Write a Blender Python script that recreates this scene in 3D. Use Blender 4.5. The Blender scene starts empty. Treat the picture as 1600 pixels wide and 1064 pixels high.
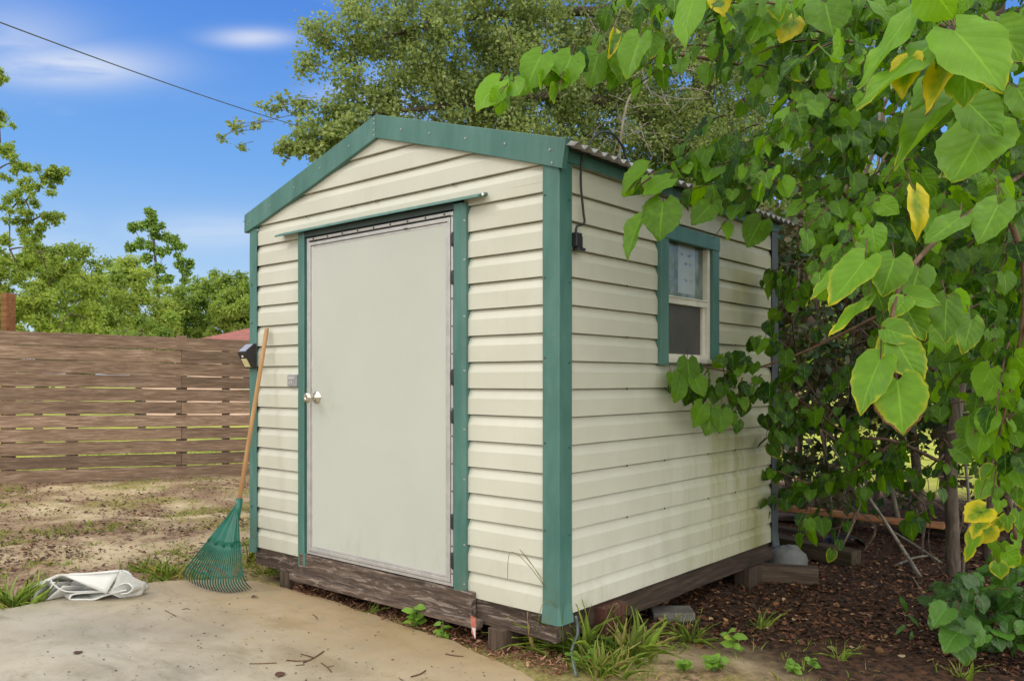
# A small cream garden shed with green trim under leaning mulberry branches, built from code only.
SKY_BLUE, SKY_WISP, SKY_FILL = 0.80, 0.85, 1.40
WISP_LOC = (0.0, 0.0, 0.0)
SUN_E = 0.85
EXPOSURE = 0.30
import bpy, math, random
import numpy as np
from mathutils import Vector, Matrix, noise as mnoise

random.seed(7)
RNG = np.random.default_rng(11)
SC = bpy.context.scene
COL = SC.collection
R = math.radians

# ------------------------------------------------------------------ camera
F_PX, Y_H, YAW = 1288.94, 594.77, 0.709948
CX, CY, CZ = 2.10761, -2.75233, 1.2039
FW = (-math.sin(YAW), math.cos(YAW))
RT = (math.cos(YAW), math.sin(YAW))
cam = bpy.data.cameras.new('camera')
cam.sensor_width = 36.0
cam.lens = F_PX / 1600 * 36
cam.shift_y = (Y_H - 532) / 1600
cam.clip_start = 0.05
cam.clip_end = 2000
camo = bpy.data.objects.new('camera', cam)
COL.objects.link(camo)
camo.location = (CX, CY, CZ)
camo.rotation_euler = (R(90), 0, YAW)
SC.camera = camo

def at(u, v, t):
    """world point seen at photo pixel (u, v) at distance t along the view axis"""
    a = (u - 800) / F_PX
    return Vector((CX + t * (FW[0] + a * RT[0]), CY + t * (FW[1] + a * RT[1]), CZ + (Y_H - v) * t / F_PX))

def gr(u, v, z=0.0):
    return at(u, v, (CZ - z) * F_PX / (v - Y_H))

def S(r, g, b):
    f = lambda c: (c / 255 / 12.92) if c <= 10 else ((c / 255 + 0.055) / 1.055) ** 2.4
    return (f(r), f(g), f(b), 1)

def L4(c):
    return tuple(c) if len(c) == 4 else (c[0], c[1], c[2], 1)

# ------------------------------------------------------------------ node helper
class N:
    def __init__(s, name):
        s.m = bpy.data.materials.new(name)
        s.m.use_nodes = True
        s.t = s.m.node_tree
        s.t.nodes.clear()
        s.out = s.t.nodes.new('ShaderNodeOutputMaterial')
    def n(s, typ, **k):
        x = s.t.nodes.new('ShaderNode' + typ)
        for a, b in k.items():
            setattr(x, a, b)
        return x
    def put(s, sock, v):
        if v is None:
            return
        if isinstance(v, bpy.types.NodeSocket):
            s.t.links.new(v, sock)
        else:
            sock.default_value = v
    def obj(s):
        return s.n('TexCoord').outputs['Object']
    def pos(s):
        return s.n('NewGeometry').outputs['Position']
    def uv(s):
        return s.n('TexCoord').outputs['UV']
    def rnd(s):
        return s.n('ObjectInfo').outputs['Random']
    def map(s, vec, scale=(1, 1, 1), loc=(0, 0, 0)):
        x = s.n('Mapping')
        s.put(x.inputs['Vector'], vec)
        s.put(x.inputs['Scale'], scale)
        s.put(x.inputs['Location'], loc)
        return x.outputs[0]
    def noise(s, vec, scale, detail=4, rough=0.55, dist=0.0):
        x = s.n('TexNoise')
        s.put(x.inputs['Vector'], vec)
        s.put(x.inputs['Scale'], scale)
        s.put(x.inputs['Detail'], detail)
        s.put(x.inputs['Roughness'], rough)
        s.put(x.inputs['Distortion'], dist)
        return x.outputs[0]
    def vor(s, vec, scale, feature='F1'):
        x = s.n('TexVoronoi', feature=feature)
        s.put(x.inputs['Vector'], vec)
        s.put(x.inputs['Scale'], scale)
        return x
    def ramp(s, fac, stops, interp='LINEAR'):
        x = s.n('ValToRGB')
        x.color_ramp.interpolation = interp
        e = x.color_ramp.elements
        while len(e) < len(stops):
            e.new(0.5)
        for i, (p, c) in enumerate(stops):
            e[i].position = p
            e[i].color = L4(c) if not isinstance(c, (int, float)) else (c, c, c, 1)
        s.put(x.inputs[0], fac)
        return x.outputs[0]
    def mix(s, fac, a, b, mode='MIX'):
        x = s.n('Mix', data_type='RGBA', blend_type=mode)
        s.put(x.inputs[0], fac)
        s.put(x.inputs[6], L4(a) if isinstance(a, tuple) else a)
        s.put(x.inputs[7], L4(b) if isinstance(b, tuple) else b)
        return x.outputs[2]
    def math(s, op, a, b=None, clamp=False):
        x = s.n('Math', operation=op, use_clamp=clamp)
        s.put(x.inputs[0], a)
        if b is not None:
            s.put(x.inputs[1], b)
        return x.outputs[0]
    def mr(s, v, a, b, c=0.0, d=1.0, smooth=True):
        x = s.n('MapRange')
        if smooth:
            x.interpolation_type = 'SMOOTHSTEP'
        for i, q in enumerate((v, a, b, c, d)):
            s.put(x.inputs[i], q)
        return x.outputs[0]
    def xyz(s, v):
        x = s.n('SeparateXYZ')
        s.put(x.inputs[0], v)
        return x.outputs
    def attr(s, name):
        return s.n('Attribute', attribute_name=name)
    def hsv(s, col, h=0.5, sat=1.0, val=1.0):
        x = s.n('HueSaturation')
        s.put(x.inputs['Hue'], h)
        s.put(x.inputs['Saturation'], sat)
        s.put(x.inputs['Value'], val)
        s.put(x.inputs['Color'], col)
        return x.outputs[0]
    def bump(s, h, strength=0.3, dist=0.01):
        x = s.n('Bump')
        s.put(x.inputs['Height'], h)
        s.put(x.inputs['Strength'], strength)
        s.put(x.inputs['Distance'], dist)
        return x.outputs[0]
    def bsdf(s, col, rough=0.6, normal=None, metal=0.0, spec=0.5, coat=0.0):
        x = s.n('BsdfPrincipled')
        s.put(x.inputs['Base Color'], L4(col) if isinstance(col, tuple) else col)
        s.put(x.inputs['Roughness'], rough)
        s.put(x.inputs['Metallic'], metal)
        s.put(x.inputs['Specular IOR Level'], spec)
        if coat:
            s.put(x.inputs['Coat Weight'], coat)
            s.put(x.inputs['Coat Roughness'], 0.15)
        s.put(x.inputs['Normal'], normal)
        return x.outputs[0]
    def done(s, sh, disp=None):
        s.t.links.new(sh, s.out.inputs[0])
        return s.m

MAT = {}
def simple(name, col, rough=0.6, var=0.12, scale=12, bump=0.08, metal=0.0, spec=0.5):
    n = N(name)
    o = n.obj()
    f = n.noise(o, scale, 6, 0.6)
    c = n.mix(n.mr(f, 0.3, 0.7), tuple(x * (1 - var) for x in col[:3]), tuple(x * (1 + var) for x in col[:3]))
    MAT[name] = n.done(n.bsdf(c, rough, n.bump(n.noise(o, scale * 6, 4), bump, 0.003), metal, spec))

def m_siding():
    n = N('siding')
    p = n.pos()
    base = n.mix(n.mr(n.noise(p, 2.2, 5), 0.35, 0.68), (0.510, 0.505, 0.420), (0.560, 0.555, 0.468))
    # rain streaks and algae, plus canopy shade painted in toward the rear of the side wall
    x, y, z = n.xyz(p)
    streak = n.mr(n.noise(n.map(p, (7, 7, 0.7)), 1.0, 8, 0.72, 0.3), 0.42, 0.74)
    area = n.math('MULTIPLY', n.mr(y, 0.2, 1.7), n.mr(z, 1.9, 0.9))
    alg_shade = n.math('MULTIPLY', n.math('MULTIPLY', streak, area), 0.48)
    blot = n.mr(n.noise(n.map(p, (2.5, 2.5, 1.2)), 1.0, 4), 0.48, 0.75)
    alg_shade = n.math('ADD', alg_shade, n.math('ADD', n.math('MULTIPLY', n.math('MULTIPLY', blot, n.mr(y, 0.4, 1.6)), 0.42), n.math('MULTIPLY', n.mr(y, 0.4, 2.0), 0.40)), True)  # the even rearward term stands in for canopy shade
    c = n.mix(alg_shade, base, (0.245, 0.245, 0.080))
    spl = n.math('MULTIPLY', n.mr(z, 0.60, 0.20), n.mr(n.noise(n.map(p, (5, 5, 3)), 2.0, 8, 0.72), 0.45, 0.72))
    c = n.mix(n.math('MULTIPLY', spl, 0.26), c, (0.27, 0.23, 0.13))
    # fine grime streaks everywhere
    g = n.mr(n.noise(n.map(p, (30, 30, 1.2)), 1.0, 6, 0.65), 0.50, 0.80)
    c = n.mix(n.math('MULTIPLY', g, 0.15), c, (0.42, 0.36, 0.22))
    sp = n.mr(n.noise(p, 90, 3), 0.70, 0.78)
    c = n.mix(n.math('MULTIPLY', sp, 0.3), c, (0.3, 0.26, 0.16))
    MAT['siding'] = n.done(n.bsdf(c, 0.42, n.bump(n.noise(n.map(p, (1, 1, 0.3)), 6, 3), 0.12, 0.01), 0, 0.4))

def m_green():
    n = N('green_trim')
    p = n.pos()
    c = n.mix(n.mr(n.noise(n.map(p, (3, 3, 1)), 2.5, 6, 0.6), 0.3, 0.72), (0.042, 0.128, 0.108), (0.072, 0.180, 0.152))
    scr = n.mr(n.noise(n.map(p, (20, 20, 3)), 3, 6, 0.7), 0.63, 0.75)
    c = n.mix(n.math('MULTIPLY', scr, 0.35), c, (0.17, 0.32, 0.26))
    d = n.mr(n.noise(n.map(p, (6, 6, 6)), 3, 6, 0.7), 0.62, 0.8)
    c = n.mix(n.math('MULTIPLY', d, 0.4), c, (0.04, 0.09, 0.07))
    x, y, z = n.xyz(p)
    chalk = n.mr(n.noise(n.map(p, (9, 9, 0.9)), 1.6, 7, 0.7), 0.48, 0.72)
    c = n.mix(n.math('MULTIPLY', chalk, 0.35), c, (0.110, 0.225, 0.195))
    chip = n.math('MULTIPLY', n.mr(n.noise(p, 26, 6, 0.72), 0.66, 0.70), n.mr(n.noise(p, 3, 3), 0.45, 0.6))
    c = n.mix(n.math('MULTIPLY', chip, 0.7), c, (0.22, 0.17, 0.12))
    dirt = n.math('MULTIPLY', n.mr(z, 0.50, 0.16), n.mr(n.noise(n.map(p, (8, 8, 4)), 2.0, 7, 0.7), 0.44, 0.7))
    c = n.mix(n.math('MULTIPLY', dirt, 0.55), c, (0.12, 0.12, 0.07))
    MAT['green_trim'] = n.done(n.bsdf(c, 0.40, n.bump(n.noise(p, 5, 3), 0.15, 0.01), 0, 0.5))

def m_door():
    n = N('door_panel')
    p = n.pos()
    c = n.mix(n.mr(n.noise(p, 1.3, 5), 0.3, 0.7), (0.435, 0.450, 0.402), (0.465, 0.480, 0.430))
    st = n.mr(n.noise(n.map(p, (9, 9, 0.8)), 2.0, 6, 0.65), 0.55, 0.85)
    c = n.mix(n.math('MULTIPLY', st, 0.10), c, (0.42, 0.38, 0.28))
    x, y, z = n.xyz(p)
    dk = n.n('VectorMath', operation='DISTANCE'); n.put(dk.inputs[0], p); n.put(dk.inputs[1], (-1.60, -0.02, 1.10))
    hand = n.math('MULTIPLY', n.mr(dk.outputs['Value'], 0.30, 0.04), n.mr(n.noise(p, 14, 6, 0.7), 0.42, 0.68))
    c = n.mix(n.math('MULTIPLY', hand, 0.18), c, (0.30, 0.26, 0.19))
    low = n.math('MULTIPLY', n.mr(z, 0.62, 0.26), n.mr(n.noise(n.map(p, (6, 6, 2.5)), 2.0, 8, 0.72), 0.46, 0.72))
    c = n.mix(n.math('MULTIPLY', low, 0.22), c, (0.30, 0.25, 0.16))
    scr = n.mr(n.noise(n.map(p, (3, 3, 60), (1, 2, 3)), 1.0, 4, 0.6), 0.70, 0.74)
    c = n.mix(n.math('MULTIPLY', scr, 0.14), c, (0.33, 0.31, 0.26))
    sp = n.mr(n.noise(p, 55, 2), 0.74, 0.80)
    c = n.mix(n.math('MULTIPLY', sp, 0.4), c, (0.25, 0.22, 0.17))
    MAT['door_panel'] = n.done(n.bsdf(c, 0.38, n.bump(n.noise(p, 2.2, 3), 0.22, 0.03), 0, 0.45))

def m_wood(name, c1, c2, c3, gscale=(1.2, 14, 14), peel=0.0, rough=0.8):
    n = N(name)
    o = n.obj()
    r = n.rnd()
    loc = n.n('CombineXYZ')
    n.put(loc.inputs[0], n.math('MULTIPLY', r, 37.0))
    n.put(loc.inputs[1], n.math('MULTIPLY', r, 11.0))
    v = n.map(o, gscale)
    va = n.n('VectorMath', operation='ADD')
    n.put(va.inputs[0], v); n.put(va.inputs[1], loc.outputs[0])
    v = va.outputs[0]
    grain = n.noise(v, 3.0, 8, 0.65, 0.6)
    c = n.ramp(grain, [(0.28, c1), (0.5, c2), (0.72, c3)])
    blot = n.noise(va.outputs[0], 0.7, 4, 0.6)
    c = n.mix(n.mr(blot, 0.45, 0.7, 0, 0.6), c, tuple(x * 0.55 for x in c2))
    wv = n.n('TexVoronoi', feature='F1')
    n.put(wv.inputs['Vector'], v); n.put(wv.inputs['Scale'], 0.8)
    knot = n.mr(wv.outputs['Distance'], 0.10, 0.04)
    c = n.mix(n.math('MULTIPLY', knot, 0.7), c, tuple(x * 0.35 for x in c1))
    c = n.hsv(c, 0.5, 1.0, n.mr(r, 0, 1, 0.62, 1.30, False))
    if peel:
        pe = n.mr(n.noise(n.map(o, (2.0, 16, 16)), 3, 8, 0.72, 1.2), 0.50, 0.64)
        c = n.mix(n.math('MULTIPLY', pe, peel), c, (0.34, 0.275, 0.23))
    MAT[name] = n.done(n.bsdf(c, rough, n.bump(grain, 0.45, 0.006), 0, 0.25))

def m_ground():
    n = N('ground_soil')
    p = n.pos()
    x, y, z = n.xyz(p)
    sand = n.mix(n.mr(n.noise(p, 3.0, 8, 0.65), 0.3, 0.7), (0.33, 0.250, 0.145), (0.53, 0.425, 0.268))
    big = n.noise(p, 0.55, 7, 0.62, 0.5)
    brown = n.mix(n.mr(n.noise(p, 28, 5, 0.7), 0.35, 0.66), (0.12, 0.076, 0.046), (0.34, 0.226, 0.142))
    c = n.mix(n.mr(n.noise(n.map(p, (1, 1, 1), (3, 9, 0)), 0.9, 8, 0.70, 0.4), 0.42, 0.55), sand, brown)
    moss = n.mr(n.noise(n.map(p, (1, 1, 1), (13, 2, 0)), 0.8, 8, 0.7), 0.49, 0.62)
    mossc = n.mix(n.mr(n.noise(p, 40, 4), 0.35, 0.65), (0.17, 0.150, 0.040), (0.30, 0.26, 0.085))
    c = n.mix(n.math('MULTIPLY', moss, 0.85), c, mossc)
    fl = n.mr(n.noise(p, 75, 4, 0.7), 0.60, 0.70)
    c = n.mix(n.math('MULTIPLY', fl, 0.55), c, (0.055, 0.030, 0.020))
    # humus under the trees on the right of the shed
    hum = n.mix(n.mr(n.noise(p, 22, 6, 0.7), 0.36, 0.66), (0.020, 0.012, 0.008), (0.095, 0.048, 0.028))
    wob = n.math('ADD', n.math('MULTIPLY', x, 0.35), n.math('ADD', y, n.math('MULTIPLY', n.noise(p, 1.1, 6, 0.65), 1.6)))
    hm = n.math('MULTIPLY', n.mr(wob, 1.15, 1.85), n.math('MULTIPLY', n.mr(x, -1.5, -0.4), n.mr(y, 7.2, 6.0)))
    under = n.math('MULTIPLY', n.mr(x, -2.4, -2.2), n.math('MULTIPLY', n.mr(x, 0.1, -0.05), n.mr(y, 0.0, 0.15)))
    c = n.mix(n.math('MAXIMUM', hm, n.math('MULTIPLY', under, n.mr(y, 7, 6))), c, hum)
    # lawn outside the yard: behind the fence and far away
    d = n.math('ADD', n.math('MULTIPLY', x, -0.8755), n.math('MULTIPLY', y, 0.4832))
    lw = n.mr(d, 7.55, 7.75)
    far = n.mr(n.math('ADD', y, n.math('MULTIPLY', x, 0.12)), 6.2, 7.4)
    lawn = n.mix(n.mr(n.noise(p, 0.9, 8, 0.7), 0.3, 0.7), (0.20, 0.26, 0.030), (0.50, 0.50, 0.10))
    c = n.mix(n.math('MAXIMUM', lw, far), c, lawn)
    h = n.math('ADD', n.noise(p, 18, 8, 0.7), n.math('MULTIPLY', n.noise(p, 90, 4, 0.7), 0.4))
    MAT['ground_soil'] = n.done(n.bsdf(c, 0.92, n.bump(h, 0.7, 0.02), 0, 0.2))

def m_slab():
    n = N('slab_concrete')
    p = n.pos()
    x, y, z = n.xyz(p)
    c = n.mix(n.mr(n.noise(p, 1.6, 8, 0.62), 0.3, 0.7), (0.250, 0.218, 0.158), (0.385, 0.342, 0.260))
    dk = n.mr(n.noise(n.map(p, (1, 2.2, 1), (5, 1, 0)), 1.5, 8, 0.66, 0.7), 0.50, 0.70)
    c = n.mix(n.math('MULTIPLY', dk, 0.80), c, (0.130, 0.110, 0.066))
    pale = n.mr(n.noise(n.map(p, (1.6, 1, 1), (0, 7, 0)), 1.1, 7, 0.62, 0.4), 0.52, 0.70)
    c = n.mix(n.math('MULTIPLY', pale, 0.6), c, (0.40, 0.368, 0.315))
    edge = n.math('ADD', n.math('MULTIPLY', n.noise(p, 3.0, 6, 0.65), 0.5), y)
    ye = n.mr(edge, -0.95, 0.30)
    c = n.mix(n.math('MULTIPLY', ye, 0.70), c, (0.34, 0.215, 0.078))
    sp = n.mr(n.noise(p, 60, 4, 0.6), 0.66, 0.76)
    c = n.mix(n.math('MULTIPLY', sp, 0.55), c, (0.12, 0.085, 0.05))
    c = n.mix(n.math('MULTIPLY', n.mr(n.noise(p, 9, 8, 0.72), 0.50, 0.72), 0.5), c, (0.20, 0.160, 0.100))
    c = n.mix(n.math('MULTIPLY', n.mr(n.noise(n.map(p, (1, 1, 1), (4, 4, 0)), 3.3, 8, 0.7), 0.56, 0.70), 0.6), c, (0.25, 0.235, 0.150))
    gran = n.noise(p, 220, 3)
    c = n.mix(0.12, c, n.ramp(gran, [(0.3, (0.2, 0.16, 0.12)), (0.7, (0.6, 0.54, 0.45))]))
    h = n.math('ADD', n.noise(p, 8, 6, 0.6), n.math('MULTIPLY', gran, 0.25))
    MAT['slab_concrete'] = n.done(n.bsdf(c, n.mr(n.noise(p, 1.7, 5), 0.3, 0.7, 0.45, 0.8), n.bump(h, 0.25, 0.012), 0, 0.35))

def leaf_mat(name, dark, light, yellow, veins=True, trans=0.35, rough=0.38, spec=0.5):
    """attribute 'tint': r = light/dark, g = yellowing, b = brown burn; UV: x across (0..1), y along"""
    n = N(name)
    a = n.attr('tint').outputs['Color']
    sep = n.n('SeparateColor')
    n.put(sep.inputs[0], a)
    r, g, b = sep.outputs
    c = n.mix(r, dark, light)
    nrm = None
    if veins:
        u, v, _ = n.xyz(n.uv())
        au = n.math('ABSOLUTE', n.math('SUBTRACT', n.math('MULTIPLY', u, 2.0), 1.0))
        mid = n.mr(au, 0.07, 0.015)
        ph = n.math('FRACT', n.math('SUBTRACT', n.math('MULTIPLY', v, 5.6), n.math('MULTIPLY', n.math('POWER', au, 0.85), 2.3)))
        tri = n.math('ABSOLUTE', n.math('SUBTRACT', ph, 0.5))
        lat = n.mr(tri, 0.045, 0.005)
        vein = n.math('MAXIMUM', mid, n.math('MULTIPLY', lat, 0.55))
        c = n.mix(n.math('MULTIPLY', vein, 0.42), c, tuple(min(1, q * 1.6 + 0.02) for q in light))
        o = n.pos()
        mot = n.noise(o, 35, 4)
        c = n.mix(n.mr(mot, 0.45, 0.75, 0, 0.35), c, tuple(q * 1.25 for q in light))
        edge = n.math('ADD', n.math('POWER', au, 1.5), n.math('MULTIPLY', n.math('POWER', v, 3.0), 0.8))
        edge = n.math('ADD', edge, n.math('MULTIPLY', n.math('SUBTRACT', mot, 0.5), 1.0))
        th = n.math('SUBTRACT', 1.35, n.math('MULTIPLY', g, 1.6))
        yf = n.mr(edge, th, n.math('ADD', th, 1.0))
        c = n.mix(n.math('MULTIPLY', yf, n.mr(g, 0.02, 0.12)), c, yellow)
        bt = n.math('SUBTRACT', 2.1, n.math('MULTIPLY', b, 1.5))
        bf = n.mr(edge, bt, n.math('ADD', bt, 0.12))
        c = n.mix(n.math('MULTIPLY', bf, n.mr(b, 0.02, 0.1)), c, (0.13, 0.055, 0.018))
        hgt = n.math('ADD', n.math('MULTIPLY', n.math('ABSOLUTE', n.math('SUBTRACT', ph, 0.5)), 1.2), n.math('MULTIPLY', vein, -0.6))
        nrm = n.bump(hgt, 0.38, 0.003)
    else:
        c = n.mix(g, c, yellow)
        c = n.mix(b, c, (0.10, 0.06, 0.03))
    bs = n.bsdf(c, rough, nrm, 0, spec)
    tr = n.n('BsdfTranslucent')
    n.put(tr.inputs[0], n.hsv(c, 0.485, 1.1, 1.5))
    ms = n.n('MixShader')
    n.put(ms.inputs[0], trans)
    n.t.links.new(bs, ms.inputs[1])
    n.t.links.new(tr.outputs[0], ms.inputs[2])
    MAT[name] = n.done(ms.outputs[0])

def litter_mat(name, stops, rough=0.7):
    n = N(name)
    sep = n.n('SeparateColor')
    n.put(sep.inputs[0], n.attr('tint').outputs['Color'])
    c = n.ramp(sep.outputs[0], stops)
    MAT[name] = n.done(n.bsdf(c, rough, None, 0, 0.35))

m_siding(); m_green(); m_door(); m_ground(); m_slab()
m_wood('fence_wood', (0.095, 0.060, 0.039), (0.200, 0.132, 0.088), (0.36, 0.265, 0.190), gscale=(1.6, 20, 20))
m_wood('beam_wood', (0.028, 0.020, 0.015), (0.075, 0.052, 0.040), (0.15, 0.108, 0.082), peel=0.70)
m_wood('dark_beam_wood', (0.025, 0.018, 0.013), (0.07, 0.048, 0.034), (0.13, 0.095, 0.068))
m_wood('pier_wood', (0.05, 0.022, 0.014), (0.12, 0.050, 0.032), (0.20, 0.095, 0.065), gscale=(14, 14, 1.2))
m_wood('plank_wood', (0.17, 0.075, 0.034), (0.36, 0.165, 0.075), (0.50, 0.27, 0.13))
m_wood('old_timber', (0.026, 0.020, 0.012), (0.072, 0.055, 0.032), (0.14, 0.11, 0.07))
m_wood('handle_wood', (0.42, 0.22, 0.085), (0.56, 0.32, 0.14), (0.66, 0.42, 0.21), gscale=(9, 9, 0.8), rough=0.5)
m_wood('post_wood', (0.16, 0.060, 0.022), (0.30, 0.125, 0.050), (0.42, 0.20, 0.095), gscale=(12, 12, 1))
m_wood('bark', (0.045, 0.034, 0.026), (0.115, 0.090, 0.068), (0.22, 0.18, 0.14), gscale=(8, 8, 2.0), rough=0.9)
m_wood('pale_bark', (0.10, 0.085, 0.065), (0.20, 0.175, 0.14), (0.34, 0.31, 0.26), gscale=(8, 8, 2.0), rough=0.9)
m_wood('twig_bark', (0.05, 0.028, 0.016), (0.12, 0.068, 0.040), (0.20, 0.125, 0.075), gscale=(6, 6, 6), rough=0.75)
m_wood('vine_bark', (0.03, 0.021, 0.015), (0.085, 0.060, 0.043), (0.16, 0.12, 0.088), gscale=(6, 6, 6), rough=0.85)
simple('aluminium', (0.52, 0.51, 0.50), 0.38, 0.10, 20, 0.05, 0.55)
simple('dark_gap', (0.02, 0.022, 0.022), 0.6)
simple('hinge_metal', (0.025, 0.025, 0.028), 0.45, 0.2, 20, 0.05, 0.3)
simple('screw_metal', (0.30, 0.33, 0.30), 0.4, 0.2, 40, 0.02, 0.7)
simple('dark_screw', (0.05, 0.05, 0.045), 0.5)
simple('nickel', (0.62, 0.58, 0.50), 0.18, 0.05, 10, 0.01, 1.0)
simple('cover_grey', (0.27, 0.27, 0.28), 0.45, 0.15, 30)
simple('black_plastic', (0.014, 0.014, 0.015), 0.35, 0.2, 30, 0.04)
simple('cable_black', (0.018, 0.018, 0.018), 0.5, 0.2, 30, 0.04)
simple('lamp_lens', (0.62, 0.55, 0.30), 0.3, 0.15, 60)
simple('solar_cell', (0.30, 0.315, 0.34), 0.15, 0.1, 60, 0.01)
simple('sash_white', (0.62, 0.60, 0.52), 0.45, 0.12, 10)
simple('grey_trim', (0.060, 0.075, 0.088), 0.45)
simple('roof_metal', (0.30, 0.30, 0.30), 0.42, 0.12, 6, 0.05, 0.3)
simple('flashing_shadow_dark', (0.030, 0.050, 0.048), 0.45, 0.2, 8)
simple('rake_green', (0.006, 0.105, 0.070), 0.30, 0.10, 15, 0.03)
simple('vinyl_white', (0.54, 0.54, 0.51), 0.42, 0.07, 9, 0.15)
simple('block_concrete', (0.11, 0.105, 0.092), 0.9, 0.3, 14, 0.5)
simple('bag_white', (0.13, 0.135, 0.13), 0.6, 0.2, 7, 0.4)
simple('strap_grey', (0.09, 0.11, 0.115), 0.4, 0.2, 15)
simple('house_wall', (0.72, 0.50, 0.42), 0.8, 0.06, 2)
simple('house_roof', (0.27, 0.095, 0.075), 0.8, 0.2, 4, 0.3)
simple('wire', (0.06, 0.07, 0.065), 0.5)
simple('tag_red', (0.42, 0.13, 0.09), 0.6, 0.3, 40)
simple('tag_white', (0.65, 0.62, 0.60), 0.6, 0.2, 40)
simple('inner_dark', (0.05, 0.045, 0.04), 0.9)
simple('seam_white', (0.75, 0.75, 0.73), 0.35, 0.05, 9)

leaf_mat('mulberry_leaf', (0.010, 0.046, 0.004), (0.145, 0.320, 0.010), (0.58, 0.50, 0.022), True, 0.42, 0.42, 0.32)
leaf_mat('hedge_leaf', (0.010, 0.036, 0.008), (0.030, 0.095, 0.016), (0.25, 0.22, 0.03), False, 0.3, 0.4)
leaf_mat('oak_leaf', (0.110, 0.165, 0.048), (0.310, 0.400, 0.130), (0.36, 0.34, 0.12), False, 0.5, 0.42)
leaf_mat('far_leaf', (0.110, 0.190, 0.040), (0.300, 0.415, 0.095), (0.50, 0.52, 0.10), False, 0.5, 0.6, 0.2)
leaf_mat('pine_leaf', (0.120, 0.220, 0.045), (0.280, 0.430, 0.090), (0.2, 0.2, 0.05), False, 0.3, 0.6, 0.2)
leaf_mat('dead_leaf', (0.040, 0.030, 0.020), (0.115, 0.085, 0.055), (0.2, 0.15, 0.08), False, 0.2, 0.8, 0.2)
leaf_mat('grass_leaf', (0.090, 0.180, 0.020), (0.300, 0.430, 0.065), (0.46, 0.38, 0.14), False, 0.4, 0.45)
leaf_mat('weed_leaf', (0.080, 0.180, 0.018), (0.210, 0.370, 0.050), (0.50, 0.42, 0.05), True, 0.4, 0.42)
litter_mat('litter_brown', [(0.0, (0.016, 0.009, 0.006)), (0.45, (0.050, 0.022, 0.012)), (0.72, (0.10, 0.042, 0.021)), (0.9, (0.19, 0.075, 0.030)), (0.97, (0.30, 0.17, 0.08)), (1.0, (0.40, 0.30, 0.18))])
litter_mat('straw', [(0.0, (0.10, 0.045, 0.025)), (0.5, (0.25, 0.11, 0.06)), (1.0, (0.45, 0.27, 0.16))])
leaf_mat('hedge_shrub_leaf', (0.020, 0.070, 0.007), (0.080, 0.200, 0.020), (0.30, 0.26, 0.03), True, 0.3, 0.38)
simple('grass_stalk', (0.16, 0.16, 0.06), 0.6)
simple('weed_stem', (0.10, 0.20, 0.04), 0.5)
litter_mat('olive_litter', [(0.0, (0.09, 0.09, 0.02)), (1.0, (0.22, 0.20, 0.06))])
# ------------------------------------------------------------------ mesh helpers
FRAME = {}
def tag(o, label=None, cat=None, group=None, kind=None):
    for k, v in (('label', label), ('category', cat), ('group', group), ('kind', kind)):
        if v:
            o[k] = v
    return o

def thing(name, loc, label, cat, group=None, rz=0.0):
    o = bpy.data.objects.new(name, None)
    COL.objects.link(o)
    o.empty_display_size = 0.1
    o.location = loc
    o.rotation_euler = (0, 0, rz)
    FRAME[o.name] = (Matrix.Translation(Vector(loc)) @ Matrix.Rotation(rz, 4, 'Z')).inverted()
    return tag(o, label, cat, group)

def link(name, me, mat, parent=None, world=True):
    """one mesh object; with world=True its vertices are given in world space"""
    o = bpy.data.objects.new(name, me)
    COL.objects.link(o)
    if mat:
        me.materials.append(MAT[mat])
    if parent is not None:
        o.parent = parent
        M = FRAME[parent.name]
        if world:
            me.transform(M)
        FRAME[o.name] = M
    else:
        FRAME[o.name] = Matrix.Identity(4)
    return o

def rebase(o, loc):
    """give a single-mesh thing its origin at loc"""
    o.data.transform(Matrix.Translation(-Vector(loc)))
    o.location = loc
    FRAME[o.name] = Matrix.Translation(-Vector(loc))
    return o

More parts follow.
